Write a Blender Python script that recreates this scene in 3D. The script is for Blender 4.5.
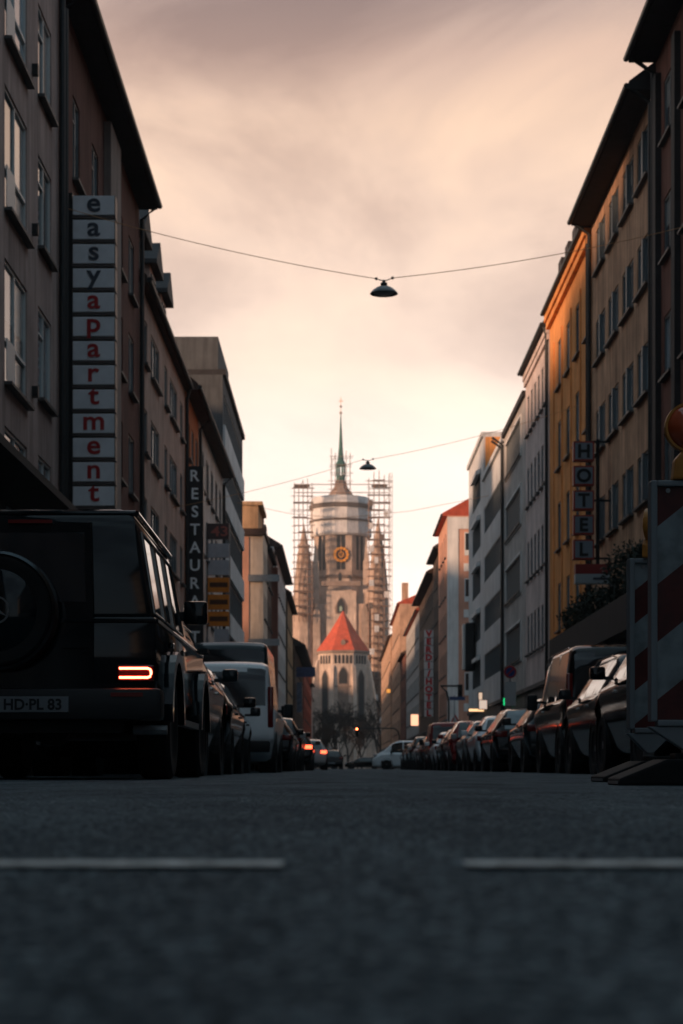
import bpy, math, random
from mathutils import Vector, Matrix
R = math.radians
random.seed(7)
for o in list(bpy.data.objects): bpy.data.objects.remove(o)
scene = bpy.context.scene
col = scene.collection

# ------------------------------------------------------------------ camera
cam_d = bpy.data.cameras.new('camera'); cam = bpy.data.objects.new('camera', cam_d); col.objects.link(cam)
cam.location = (0, 0, .085); cam.rotation_euler = (R(90), 0, 0)
cam_d.sensor_fit = 'VERTICAL'; cam_d.sensor_height = 36; cam_d.sensor_width = 24
cam_d.lens = 65.04; cam_d.shift_y = 256.3 / 1024
cam_d.clip_start = .05; cam_d.clip_end = 4000
cam_d.dof.use_dof = True; cam_d.dof.focus_distance = 9.0; cam_d.dof.aperture_fstop = 6.2
cam_d.dof.aperture_blades = 9
scene.camera = cam
scene.render.resolution_x = 683; scene.render.resolution_y = 1024

# ------------------------------------------------------------------ world: broken cloud glowing over the end of the street
SUN_EL, SUN_AZ = R(9), R(-125)
world = bpy.data.worlds.new('World'); scene.world = world; world.use_nodes = True
nt = world.node_tree; nt.nodes.clear()
def N(t, **k):
    n = nt.nodes.new(t)
    for a, b in k.items(): setattr(n, a, b)
    return n
def ramp(tree, stops, interp='LINEAR'):
    n = tree.nodes.new('ShaderNodeValToRGB'); cr = n.color_ramp; cr.interpolation = interp
    while len(cr.elements) < len(stops): cr.elements.new(.5)
    for e, (p, c) in zip(cr.elements, stops):
        e.position = p; e.color = (c[0], c[1], c[2], 1) if len(c) == 3 else c
    return n
out = N('ShaderNodeOutputWorld'); tc = N('ShaderNodeTexCoord'); sep = N('ShaderNodeSeparateXYZ')
L_ = nt.links.new
L_(tc.outputs['Generated'], sep.inputs[0])
front = ramp(nt, [(0, (1.12, .84, .66)), (.09, (1.32, 1.08, .94)), (.16, (1.16, .97, .85)), (.215, (.88, .685, .575)), (.28, (.80, .59, .475)), (.33, (.73, .52, .405)), (.36, (.60, .42, .345)), (.385, (.46, .335, .295)), (.5, (.38, .38, .42)), (1, (.30, .45, .56))])
back = ramp(nt, [(0, (.17, .22, .27)), (.4, (.18, .26, .33)), (1, (.26, .38, .48))])
L_(sep.outputs['Z'], front.inputs[0]); L_(sep.outputs['Z'], back.inputs[0])
mr = N('ShaderNodeMapRange', interpolation_type='SMOOTHSTEP'); mr.inputs[1].default_value = -.1; mr.inputs[2].default_value = .97
L_(sep.outputs['Y'], mr.inputs[0])
mx = N('ShaderNodeMix', data_type='RGBA'); L_(mr.outputs[0], mx.inputs[0]); L_(back.outputs[0], mx.inputs[6]); L_(front.outputs[0], mx.inputs[7])
mp = N('ShaderNodeMapping'); mp.inputs['Scale'].default_value = (1.0, .6, 2.0); mp.inputs['Location'].default_value = (2.1, .777, 1.05); mp.inputs['Rotation'].default_value = (0, R(18), 0)
L_(tc.outputs['Generated'], mp.inputs[0])
nz = N('ShaderNodeTexNoise'); nz.inputs['Scale'].default_value = 3.6; nz.inputs['Detail'].default_value = 8; nz.inputs['Roughness'].default_value = .55; nz.inputs['Distortion'].default_value = .5
L_(mp.outputs[0], nz.inputs[0])
cr = ramp(nt, [(.37, (.60, .57, .58)), (.45, (.80, .77, .76)), (.505, (1.0, .98, .95)), (.60, (1.24, 1.2, 1.1))])
L_(nz.outputs[0], cr.inputs[0])
# cloud relief fades out into the bright gap above the roofs
mr2 = N('ShaderNodeMapRange'); mr2.inputs[1].default_value = .12; mr2.inputs[2].default_value = .36; mr2.inputs[3].default_value = .25; mr2.inputs[4].default_value = 1
L_(sep.outputs['Z'], mr2.inputs[0])
mu = N('ShaderNodeMix', data_type='RGBA', blend_type='MULTIPLY'); L_(mr2.outputs[0], mu.inputs[0]); L_(mx.outputs[2], mu.inputs[6]); L_(cr.outputs[0], mu.inputs[7])
bgc = N('ShaderNodeBackground'); bgc.inputs[1].default_value = 1.0; L_(mu.outputs[2], bgc.inputs[0])
sky = N('ShaderNodeTexSky'); sky.sky_type = 'NISHITA'; sky.sun_disc = False; sky.sun_elevation = SUN_EL; sky.sun_rotation = SUN_AZ
bgs = N('ShaderNodeBackground'); bgs.inputs[1].default_value = .08; L_(sky.outputs[0], bgs.inputs[0])
ms = N('ShaderNodeMixShader'); ms.inputs[0].default_value = .93
L_(bgs.outputs[0], ms.inputs[1]); L_(bgc.outputs[0], ms.inputs[2]); L_(ms.outputs[0], out.inputs['Surface'])

sd = bpy.data.lights.new('sun', 'SUN'); sd.energy = 3.9; sd.angle = R(6); sd.color = (1, .62, .40)
sun = bpy.data.objects.new('sun', sd); col.objects.link(sun)
sv = Vector((math.sin(SUN_AZ) * math.cos(SUN_EL), math.cos(SUN_AZ) * math.cos(SUN_EL), math.sin(SUN_EL)))
sun.rotation_euler = (-sv).to_track_quat('-Z', 'Y').to_euler(); sun.location = (0, 300, 150)

scene.view_settings.view_transform = 'Standard'; scene.view_settings.look = 'None'
scene.view_settings.exposure = .4; scene.view_settings.gamma = 1; scene.view_settings.use_curve_mapping = False
scene.render.engine = 'CYCLES'
scene.cycles.max_bounces = 5; scene.cycles.diffuse_bounces = 3; scene.cycles.glossy_bounces = 3; scene.cycles.volume_bounces = 0
scene.cycles.sample_clamp_indirect = 4

# ------------------------------------------------------------------ materials
MATS = {}
def mat(name, base, rough=.7, metal=0, spec=.4, coat=0, var=.0, vscale=2.0, var2=None, bump=0, bscale=40, emis=None, estr=0, streak=0, objvar=0):
    if name in MATS: return MATS[name]
    m = bpy.data.materials.new(name); m.use_nodes = True; t = m.node_tree; b = t.nodes['Principled BSDF']
    b.inputs['Base Color'].default_value = (*base, 1); b.inputs['Roughness'].default_value = rough
    b.inputs['Metallic'].default_value = metal; b.inputs['Specular IOR Level'].default_value = spec
    b.inputs['Coat Weight'].default_value = coat; b.inputs['Coat Roughness'].default_value = .06
    if emis: b.inputs['Emission Color'].default_value = (*emis, 1); b.inputs['Emission Strength'].default_value = estr
    lk = t.links.new
    co = t.nodes.new('ShaderNodeTexCoord'); src = None
    if var or streak or objvar:
        n1 = t.nodes.new('ShaderNodeTexNoise'); n1.inputs['Scale'].default_value = vscale; n1.inputs['Detail'].default_value = 8; n1.inputs['Roughness'].default_value = .65
        lk(co.outputs['Object'], n1.inputs[0])
        c2 = var2 or tuple(c * (1 - var) for c in base); c1 = tuple(min(1, c * (1 + var * .5)) for c in base)
        rp = ramp(t, [(.33, c2), (.62, c1)]); lk(n1.outputs[0], rp.inputs[0]); src = rp.outputs[0]
    if streak:
        mpp = t.nodes.new('ShaderNodeMapping'); mpp.inputs['Scale'].default_value = (2.6, 2.6, .22); lk(co.outputs['Object'], mpp.inputs[0])
        n2 = t.nodes.new('ShaderNodeTexNoise'); n2.inputs['Scale'].default_value = 1.6; n2.inputs['Detail'].default_value = 6; lk(mpp.outputs[0], n2.inputs[0])
        r2 = ramp(t, [(.35, (1 - streak,) * 3), (.6, (1, 1, 1))]); lk(n2.outputs[0], r2.inputs[0])
        mm = t.nodes.new('ShaderNodeMix'); mm.data_type = 'RGBA'; mm.blend_type = 'MULTIPLY'; mm.inputs[0].default_value = 1
        lk(src, mm.inputs[6]); lk(r2.outputs[0], mm.inputs[7]); src = mm.outputs[2]
    if objvar:
        oi = t.nodes.new('ShaderNodeObjectInfo'); r3 = ramp(t, [(0, (1 - objvar,) * 3), (1, (1 + objvar,) * 3)]); lk(oi.outputs['Random'], r3.inputs[0])
        mm = t.nodes.new('ShaderNodeMix'); mm.data_type = 'RGBA'; mm.blend_type = 'MULTIPLY'; mm.inputs[0].default_value = 1
        lk(src, mm.inputs[6]); lk(r3.outputs[0], mm.inputs[7]); src = mm.outputs[2]
    if src: lk(src, b.inputs['Base Color'])
    if bump:
        n3 = t.nodes.new('ShaderNodeTexNoise'); n3.inputs['Scale'].default_value = bscale; n3.inputs['Detail'].default_value = 5; lk(co.outputs['Object'], n3.inputs[0])
        bp = t.nodes.new('ShaderNodeBump'); bp.inputs['Strength'].default_value = bump; bp.inputs['Distance'].default_value = .02
        lk(n3.outputs[0], bp.inputs['Height']); lk(bp.outputs[0], b.inputs['Normal'])
    MATS[name] = m; return m

def stucco(name, base, var=.22, streak=.3): return mat(name, base, .92, spec=.15, var=var, vscale=.6, bump=.25, bscale=30, streak=streak)

def asphalt():
    m = bpy.data.materials.new('asphalt'); m.use_nodes = True; t = m.node_tree; b = t.nodes['Principled BSDF']; lk = t.links.new
    co = t.nodes.new('ShaderNodeTexCoord')
    n1 = t.nodes.new('ShaderNodeTexNoise'); n1.inputs['Scale'].default_value = 110; n1.inputs['Detail'].default_value = 4; n1.inputs['Roughness'].default_value = .7; lk(co.outputs['Object'], n1.inputs[0])
    n5 = t.nodes.new('ShaderNodeTexNoise'); n5.inputs['Scale'].default_value = 34; n5.inputs['Detail'].default_value = 3; n5.inputs['Roughness'].default_value = .7; lk(co.outputs['Object'], n5.inputs[0])
    av = t.nodes.new('ShaderNodeMix'); av.data_type = 'FLOAT'; av.inputs[0].default_value = .3; lk(n1.outputs[0], av.inputs[2]); lk(n5.outputs[0], av.inputs[3])
    r1 = ramp(t, [(.42, (.006, .012, .017)), (.48, (.028, .046, .059)), (.53, (.09, .125, .145)), (.60, (.45, .51, .54))]); lk(av.outputs[0], r1.inputs[0])
    mp = t.nodes.new('ShaderNodeMapping'); mp.inputs['Scale'].default_value = (1, .35, 1); lk(co.outputs['Object'], mp.inputs[0])
    n2 = t.nodes.new('ShaderNodeTexNoise'); n2.inputs['Scale'].default_value = 2.2; n2.inputs['Detail'].default_value = 7; n2.inputs['Roughness'].default_value = .6; lk(mp.outputs[0], n2.inputs[0])
    r2 = ramp(t, [(.32, (.52, .54, .57)), (.5, (.92, .92, .92)), (.68, (1.35, 1.32, 1.28))]); lk(n2.outputs[0], r2.inputs[0])
    mm = t.nodes.new('ShaderNodeMix'); mm.data_type = 'RGBA'; mm.blend_type = 'MULTIPLY'; mm.inputs[0].default_value = 1
    lk(r1.outputs[0], mm.inputs[6]); lk(r2.outputs[0], mm.inputs[7]); lk(mm.outputs[2], b.inputs['Base Color'])
    b.inputs['Roughness'].default_value = .88; b.inputs['Specular IOR Level'].default_value = .12
    n3 = t.nodes.new('ShaderNodeTexVoronoi'); n3.inputs['Scale'].default_value = 85; lk(co.outputs['Object'], n3.inputs[0])
    ad = t.nodes.new('ShaderNodeMath'); ad.operation = 'SUBTRACT'; lk(n1.outputs[0], ad.inputs[0]); lk(n3.outputs['Distance'], ad.inputs[1])
    bp = t.nodes.new('ShaderNodeBump'); bp.inputs['Strength'].default_value = .8; bp.inputs['Distance'].default_value = .006; lk(ad.outputs[0], bp.inputs['Height']); lk(bp.outputs[0], b.inputs['Normal'])
    return m

M_asph = asphalt()
M_slab = mat('paving', (.13, .13, .13), .9, var=.3, vscale=3, bump=.2)
M_kerb = mat('kerb_stone', (.16, .16, .16), .85, var=.3, vscale=6)
M_ground = mat('ground', (.06, .065, .065), .95, var=.3, vscale=.3)
M_line = mat('road_paint', (.80, .76, .72), .8, var=.7, vscale=30, bump=.3, bscale=200)
M_roofd = mat('dark_roof', (.03, .028, .03), .8, var=.3, vscale=3, bump=.5, bscale=8)
M_roofb = mat('brown_tiles', (.075, .045, .035), .85, var=.35, vscale=4, bump=.6, bscale=9)
M_roofr = mat('red_tiles', (.42, .075, .04), .8, var=.3, vscale=2, bump=.5, bscale=6)
M_soff = mat('soffit', (.03, .027, .027), .8, var=.2)
M_pipe = mat('drainpipe', (.025, .028, .03), .5, metal=.3)
M_frame = mat('window_frame', (.13, .15, .16), .5)
M_framew = mat('white_window_frame', (.6, .61, .6), .45)
M_framed = mat('dark_window_frame', (.03, .035, .04), .4)
M_sill = mat('sill', (.07, .07, .07), .6)
M_glass = mat('window_glass', (.20, .25, .28), .08, spec=.6, var=.5, vscale=.7, objvar=.5)
M_glassd = mat('dark_glass', (.012, .016, .02), .06, spec=.6)
M_shop = mat('shop_glass', (.012, .014, .016), .1, spec=.5)
M_slat = mat('slatted_blind', (.19, .185, .18), .6, var=.15, vscale=5)
M_black = mat('black_plastic', (.006, .008, .010), .5)
M_rubber = mat('rubber', (.006, .007, .008), .8, bump=.2)
M_rim = mat('alloy', (.22, .23, .25), .35, metal=.8)
M_chrome = mat('chrome', (.5, .48, .46), .18, metal=1)
M_steel = mat('galvanised_steel', (.30, .31, .32), .5, metal=.6, var=.2, vscale=8)
M_redoff = mat('tail_lamp', (.16, .006, .006), .15, coat=.5)
M_redon = mat('lit_tail_lamp', (.5, .03, .02), .3, emis=(1, .09, .035), estr=4.5)
M_head = mat('headlamp', (.35, .37, .4), .1, coat=1)
M_plate = mat('number_plate', (.17, .19, .21), .5, var=.1)
M_ink = mat('black_lettering', (.008, .01, .012), .6)

# ------------------------------------------------------------------ mesh helpers
class MB:
    def __init__(s): s.v = []; s.f = []
    def add(s, vs, fs):
        k = len(s.v); s.v += [tuple(p) for p in vs]; s.f += [tuple(i + k for i in f) for f in fs]; return s
    def box(s, x0, x1, y0, y1, z0, z1):
        if x0 > x1: x0, x1 = x1, x0
        if y0 > y1: y0, y1 = y1, y0
        if z0 > z1: z0, z1 = z1, z0
        return s.add([(x0,y0,z0),(x1,y0,z0),(x1,y1,z0),(x0,y1,z0),(x0,y0,z1),(x1,y0,z1),(x1,y1,z1),(x0,y1,z1)],
              [(0,3,2,1),(4,5,6,7),(0,1,5,4),(1,2,6,5),(2,3,7,6),(3,0,4,7)])
    def quad(s, a, b, c, d): return s.add([a, b, c, d], [(0, 1, 2, 3)])
    def prism(s, poly, axis, a, b):
        """poly: 2D points in the plane across axis, extruded from a to b. axis x: (y,z); y: (x,z); z: (x,y)"""
        def P(p, t): return (t, p[0], p[1]) if axis == 'x' else (p[0], t, p[1]) if axis == 'y' else (p[0], p[1], t)
        n = len(poly); vs = [P(p, a) for p in poly] + [P(p, b) for p in poly]
        fs = [tuple(range(n))[::-1], tuple(range(n, 2 * n))] + [(i, (i + 1) % n, n + (i + 1) % n, n + i) for i in range(n)]
        return s.add(vs, fs)
    def tube(s, pts, r, n=8, r1=None, caps=True):
        pts = [Vector(p) for p in pts]; m = len(pts); k = len(s.v)
        for i, p in enumerate(pts):
            d = (pts[min(i + 1, m - 1)] - pts[max(i - 1, 0)]).normalized()
            a = d.cross(Vector((0, 0, 1)) if abs(d.z) < .9 else Vector((1, 0, 0))).normalized(); b = d.cross(a)
            rr = r if r1 is None else r + (r1 - r) * i / (m - 1)
            for j in range(n):
                t = 2 * math.pi * j / n; s.v.append(tuple(p + (a * math.cos(t) + b * math.sin(t)) * rr))
        for i in range(m - 1):
            for j in range(n):
                j2 = (j + 1) % n; s.f.append((k + i*n + j, k + i*n + j2, k + (i+1)*n + j2, k + (i+1)*n + j))
        if caps: s.f.append(tuple(k + j for j in range(n))[::-1]); s.f.append(tuple(k + (m-1)*n + j for j in range(n)))
        return s
    def lathe(s, prof, n=24, c=(0, 0, 0), axis='z', ph=0, sx=1, sy=1, cap0=True):
        k = len(s.v); m = len(prof)
        for (r, h) in prof:
            for j in range(n):
                t = 2 * math.pi * j / n + ph; a, b = r * math.cos(t) * sx, r * math.sin(t) * sy
                p = (a, b, h) if axis == 'z' else (a, h, b) if axis == 'y' else (h, a, b)
                s.v.append((p[0] + c[0], p[1] + c[1], p[2] + c[2]))
        for i in range(m - 1):
            for j in range(n):
                j2 = (j + 1) % n; s.f.append((k + i*n + j, k + i*n + j2, k + (i+1)*n + j2, k + (i+1)*n + j))
        if cap0 and prof[0] != prof[-1]: s.f.append(tuple(k + j for j in range(n)))
        if prof[0] != prof[-1]: s.f.append(tuple(k + (m-1)*n + j for j in range(n)))
        return s
    def mesh(s, name, m, smooth=False, bevel=0):
        me = bpy.data.meshes.new(name); me.from_pydata(s.v, [], s.f)
        if m: me.materials.append(m)
        import bmesh
        bm = bmesh.new(); bm.from_mesh(me); bmesh.ops.recalc_face_normals(bm, faces=bm.faces)
        if bevel: bmesh.ops.bevel(bm, geom=[e for e in bm.edges if len(e.link_faces) == 2 and e.calc_face_angle() > .6], offset=bevel, segments=2, affect='EDGES', profile=.6)
        bm.to_mesh(me); bm.free()
        if smooth: me.polygons.foreach_set('use_smooth', [True] * len(me.polygons)); me.set_sharp_from_angle(angle=R(42))
        return me
    def build(s, name, m, parent=None, smooth=False, bevel=0, loc=None):
        return link(name, s.mesh(name, m, smooth, bevel), parent, loc)
def link(name, me, parent=None, loc=None):
    o = bpy.data.objects.new(name, me); col.objects.link(o)
    if parent: o.parent = parent
    if loc: o.location = loc
    return o
def tag(o, label=None, cat=None, group=None, kind=None):
    if label: o['label'] = label
    if cat: o['category'] = cat
    if group: o['group'] = group
    if kind: o['kind'] = kind
    return o
def thing(name, label, cat, loc=(0, 0, 0), rz=0, group=None):
    o = link(name, None); o.location = loc; o.rotation_euler = (0, 0, rz); o.empty_display_size = .2
    return tag(o, label, cat, group)
def struct(name, mb, m): return tag(mb.build(name, m), kind='structure')
FONT_CACHE = {}
def text(name, s, size, m, parent, loc, face='-y', depth=.01, bold=0, sx=1):
    """flat lettering centred on loc, facing the camera side (-y) or sideways"""
    key = (s, round(size, 3), depth, m.name, face, bold, sx)
    if key not in FONT_CACHE:
        c = bpy.data.curves.new('t', 'FONT'); c.body = s; c.size = size; c.extrude = depth / 2; c.align_x = 'CENTER'; c.align_y = 'CENTER'; c.offset = bold
        c.resolution_u = 4
        t = bpy.data.objects.new('t', c); col.objects.link(t)
        bpy.context.view_layer.update()
        me = bpy.data.meshes.new_from_object(t.evaluated_get(bpy.context.evaluated_depsgraph_get()))
        bpy.data.objects.remove(t)
        xs = [v.co.x for v in me.vertices]; ys = [v.co.y for v in me.vertices]
        cx, cy = (min(xs) + max(xs)) / 2, (min(ys) + max(ys)) / 2
        for v in me.vertices:
            x, y, z = (v.co.x - cx) * sx, v.co.y - cy, v.co.z
            v.co = (x, -z, y)
        me.materials.clear(); me.materials.append(m); FONT_CACHE[key] = me
    return link(name, FONT_CACHE[key], parent, loc)

# ------------------------------------------------------------------ setting: ground, road, pavements, air
struct('ground', MB().quad((-640, -140, -.006), (640, -140, -.006), (640, 1100, -.006), (-640, 1100, -.006)), M_ground)
struct('road', MB().quad((-3.35, -60, 0), (5.75, -60, 0), (5.75, 440, 0), (-3.35, 440, 0)), M_asph)
for nm, xa, xb in (('pavement', -6.2, -3.5), ('pavement', 5.9, 8.7)):
    struct(nm, MB().box(xa, xb, -60, 112 if xa < 0 else 126, -.005, .12).box(xa, xb, 124 if xa < 0 else 139, 420, -.005, .12), M_slab)
for nm, xa, xb in (('kerb', -3.497, -3.35), ('kerb', 5.75, 5.897)):
    struct(nm, MB().box(xa, xb, -60, 112 if xa < 0 else 126, -.004, .125).box(xa, xb, 124 if xa < 0 else 139, 420, -.004, .125), M_kerb)
lm = MB()
for xa, xb in ((-2.4, -.05), (.105, 2.6)):
    n = 120; pts = [(xa + (xb - xa) * i / n, random.uniform(-.006, .006), random.uniform(-.006, .006)) for i in range(n + 1)]
    for i in range(n): lm.quad((pts[i][0], 1.545 + pts[i][1], .004), (pts[i+1][0], 1.545 + pts[i+1][1], .004), (pts[i+1][0], 1.622 + pts[i+1][2], .004), (pts[i][0], 1.622 + pts[i][2], .004))
struct('road_marking', lm, M_line)
hz = MB().box(-660, 660, -160, 1120, -1.2, 112).build('haze', None); tag(hz, kind='stuff')
hm = bpy.data.materials.new('haze'); hm.use_nodes = True; ht = hm.node_tree; ht.nodes.clear()
ho = ht.nodes.new('ShaderNodeOutputMaterial'); hv = ht.nodes.new('ShaderNodeVolumePrincipled')
hv.inputs['Color'].default_value = (.95, .9, .86, 1); hv.inputs['Density'].default_value = .00024; hv.inputs['Anisotropy'].default_value = .35
ht.links.new(hv.outputs[0], ho.inputs['Volume']); hz.data.materials.append(hm)

# ------------------------------------------------------------------ buildings
WR = random.Random(12)
def curtained(name, z_split, cloth):
    m = mat(name, (.2, .25, .28), .08, spec=.6); t = m.node_tree; b = t.nodes['Principled BSDF']; lk = t.links.new
    co = t.nodes.new('ShaderNodeTexCoord'); se = t.nodes.new('ShaderNodeSeparateXYZ'); lk(co.outputs['Generated'], se.inputs[0])
    wv = t.nodes.new('ShaderNodeTexWave'); wv.bands_direction = 'Y'; wv.inputs['Scale'].default_value = 3.2; wv.inputs['Distortion'].default_value = 1.2; lk(co.outputs['Object'], wv.inputs[0])
    rp = ramp(t, [(0, tuple(c * .62 for c in cloth)), (1, cloth)]); lk(wv.outputs[0], rp.inputs[0])
    gt = t.nodes.new('ShaderNodeMath'); gt.operation = 'GREATER_THAN'; lk(se.outputs[z_split[0]], gt.inputs[0]); gt.inputs[1].default_value = z_split[1]
    mx_ = t.nodes.new('ShaderNodeMix'); mx_.data_type = 'RGBA'; lk(gt.outputs[0], mx_.inputs[0]); mx_.inputs[6].default_value = (.05, .065, .075, 1); lk(rp.outputs[0], mx_.inputs[7]); lk(mx_.outputs[2], b.inputs['Base Color'])
    return m
PANES = [M_glass, M_glass, M_glass, mat('dark_room_glass', (.07, .09, .10), .06, spec=.6), curtained('half_drawn_blind', ('Z', .55), (.42, .42, .40)), curtained('drawn_curtain', ('Y', .48), (.38, .37, .36)), curtained('net_curtain', ('Z', .02), (.30, .32, .33))]
WCACHE = {}
def window_meshes(w, h, style, side, fm):
    key = (round(w, 2), round(h, 2), style, side, fm.name)
    if key in WCACHE: return WCACHE[key]
    fr = MB(); s = side; t = .055; a, b = -s * .02, s * .045      # frame depth range, local x (out is -s)
    bars_v = {'w1': [], 'w2': [.5], 'w3': [.34, .67], 'french': [.5], 'ribbon': [i / max(2, round(w / .95)) for i in range(1, max(2, round(w / .95)))],
              'slat': [i / 12 for i in range(1, 12)], 'shop': [.5], 'pair': []}[style]
    segs = [(0, w)] if style != 'pair' else [(0, w * .46), (w * .54, w)]
    for (p, q) in segs:
        fr.box(a, b, p, q, 0, t); fr.box(a, b, p, q, h - t, h); fr.box(a, b, p, p + t, t, h - t); fr.box(a, b, q - t, q, t, h - t)
    for v in bars_v: fr.box(a, b, w * v - .03, w * v + .03, t, h - t)
    if style == 'pair':
        fr.box(-s * .10, b, w * .46 + .002, w * .54 - .002, 0, h)
        for (p, q) in segs: fr.box(a, b, (p + q) / 2 - .02, (p + q) / 2 + .02, t, h - t)
    if style in ('french',): fr.box(-s * .03, b, t, w - t, h * .34, h * .34 + .06)
    if style in ('w2', 'w1') and h > 1.7: fr.box(a, b, t, w * .5 - .03 if style == 'w2' else w - t, h * .72, h * .72 + .04)
    pn = MB().quad((s * .02, t * .5, t * .5), (s * .02, w - t * .5, t * .5), (s * .02, w - t * .5, h - t * .5), (s * .02, t * .5, h - t * .5))
    sl = MB().box(-s * .20, s * .0, -.06, w + .06, -.07, -.01)
    WCACHE[key] = (fr.mesh('window', fm), pn.mesh('pane', None), sl.mesh('sill', M_sill)); return WCACHE[key]

def put_window(root, side, u0, u1, z0, z1, style, fm=None, gm=None, sill=True, recess=.055, x=0, nm='window'):
    fm = fm or M_frame; gm = gm or (M_shop if style == 'shop' else M_slat if style == 'slat' else WR.choice(PANES))
    f, p, s = window_meshes(u1 - u0, z1 - z0, style, side, fm)
    o = link(nm, f, root, (x + side * recess, u0, z0))
    key = (p.name, gm.name)
    if key not in WCACHE:
        q = p.copy(); q.materials.clear(); q.materials.append(gm); WCACHE[key] = q
    link('pane', WCACHE[key], o)
    if sill: link('sill', s, o)
    return o

def wall_front(mb, side, u0, u1, z0, z1, rects, reveal=.12, x=0):
    us = sorted({round(v, 3) for v in [u0, u1] + [r[0] for r in rects] + [r[1] for r in rects] if u0 <= v <= u1})
    zs = sorted({round(v, 3) for v in [z0, z1] + [r[2] for r in rects] + [r[3] for r in rects] if z0 <= v <= z1})
    for i in range(len(us) - 1):
        for j in range(len(zs) - 1):
            cu, cz = (us[i] + us[i+1]) / 2, (zs[j] + zs[j+1]) / 2
            if any(r[0] < cu < r[1] and r[2] < cz < r[3] for r in rects): continue
            mb.quad((x, us[i], zs[j]), (x, us[i+1], zs[j]), (x, us[i+1], zs[j+1]), (x, us[i], zs[j+1]))
    d = x + side * reveal
    for r in rects:
        a, b, c, e = r[:4]
        mb.quad((x, a, c), (d, a, c), (d, a, e), (x, a, e)); mb.quad((x, b, c), (d, b, c), (d, b, e), (x, b, e))
        mb.quad((x, a, c), (x, b, c), (d, b, c), (d, a, c)); mb.quad((x, a, e), (x, b, e), (d, b, e), (d, a, e))

def pitched(root, side, L, H, depth, over, rise, m, thick=.22, u_pad=0):
    s = side; xm = s * depth * .5
    poly = [(-s * over, H - .02), (-s * over, H + thick), (xm, H + rise + thick), (s * (depth + .3), H + thick), (s * (depth + .3), H - .02)]
    roof = MB().prism(poly, 'y', -u_pad + .003, L + u_pad - .003).build('roof', m, root)
    g = MB().tube([(-s * (over + .07), .01, H + .08), (-s * (over + .07), L - .01, H + .08)], .085, 8)
    g.build('gutter', M_pipe, root, smooth=True)
    return roof

def building(name, label, side, X, d0, d1, H, wm, rects, depth=12, gf=3.7, gm=None, roof='pitch', rm=None, over=.7, rise=5, fm=None, glm=None,
             pipes=(0,), shops=True, cornice=0, cat='building', sill=True, group='buildings lining the street'):
    root = thing(name, label, cat, (X, d0, 0), 0, group); s = side; L = d1 - d0
    rects = [(r[0] - d0, r[1] - d0) + tuple(r[2:]) for r in rects]
    rects = [r for r in rects if r[0] > .05 and r[1] < L - .05]
    up = MB(); rz0 = gf
    wall_front(up, s, 0, L, gf, H, rects)
    D = s * depth; e = 0.0
    up.quad((0, e, gf), (D, e, gf), (D, e, H), (0, e, H)); up.quad((0, L - e, gf), (D, L - e, gf), (D, L - e, H), (0, L - e, H))
    up.quad((D, 0, gf), (D, L, gf), (D, L, H), (D, 0, H)); up.quad((0, 0, H), (D, 0, H), (D, L, H), (0, L, H))
    up.build('wall', wm, root)
    gr = []
    if shops:
        n = max(1, int(L / 3.4)); w = L / n
        gr = [(i * w + .35, (i + 1) * w - .35, .35 if i % 3 else .14, 3.0, 'shop') for i in range(n)]
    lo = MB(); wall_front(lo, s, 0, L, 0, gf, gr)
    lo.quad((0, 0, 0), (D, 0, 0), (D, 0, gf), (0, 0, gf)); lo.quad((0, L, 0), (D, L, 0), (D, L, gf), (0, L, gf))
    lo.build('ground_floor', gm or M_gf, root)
    MB().box(-s * .12, s * .05, .004, L - .004, gf - .08, gf + .10).build('ledge', M_sill, root)
    for r in gr: put_window(root, s, *r, fm=M_framed, sill=False, nm='shop_window')
    for r in rects: put_window(root, s, *r[:5], fm=fm, gm=glm, sill=sill and r[4] != 'ribbon')
    if cornice: MB().box(-s * cornice, s * .05, .004, L - .004, H - .55, H - .3).box(-s * cornice * 1.5, s * .05, .004, L - .004, H - .28, H - .03).build('cornice', wm, root)
    if roof == 'pitch': pitched(root, s, L, H, depth, over, rise, rm or M_roofd)
    else:
        MB().box(-s * .15, D + s * .1, .003, L - .003, H + .002, H + .28).build('parapet', rm or M_roofd, root)
    for p in pipes:
        u = .12 if p == 0 else L - .12 if p == 1 else p
        MB().tube([(-s * .1, u, .2), (-s * .1, u, H - .35), (-s * min(over, .65), u, H + .05)], .07, 8).build('drainpipe', M_pipe, root, smooth=True)
    return root

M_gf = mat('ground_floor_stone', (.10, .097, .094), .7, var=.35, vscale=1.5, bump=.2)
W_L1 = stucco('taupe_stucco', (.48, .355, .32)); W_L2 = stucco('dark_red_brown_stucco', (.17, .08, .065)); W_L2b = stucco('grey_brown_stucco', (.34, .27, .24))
W_L3 = stucco('dusty_pink_stucco', (.52, .37, .31)); W_L4 = stucco('rust_stucco', (.52, .17, .07)); W_L5 = stucco('pale_rose_stucco', (.70, .60, .54))
W_grey = stucco('grey_render', (.10, .105, .11)); W_white = stucco('pale_grey_render', (.62, .62, .62), .14, .2)
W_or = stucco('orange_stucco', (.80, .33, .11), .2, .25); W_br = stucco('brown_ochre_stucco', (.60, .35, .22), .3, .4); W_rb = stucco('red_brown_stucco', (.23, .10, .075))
W_pk = stucco('pale_mauve_stucco', (.66, .55, .52)); W_lg = stucco('light_grey_stucco', (.50, .47, .45)); W_pink = stucco('salmon_stucco', (.66, .34, .24), .15, .15)
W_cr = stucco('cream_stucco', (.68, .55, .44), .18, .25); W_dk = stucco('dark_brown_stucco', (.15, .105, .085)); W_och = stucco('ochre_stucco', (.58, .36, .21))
W_wh = stucco('white_stucco', (.76, .73, .70), .14, .2); W_peach = stucco('peach_stucco', (.60, .37, .25), .3, .3)

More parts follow.
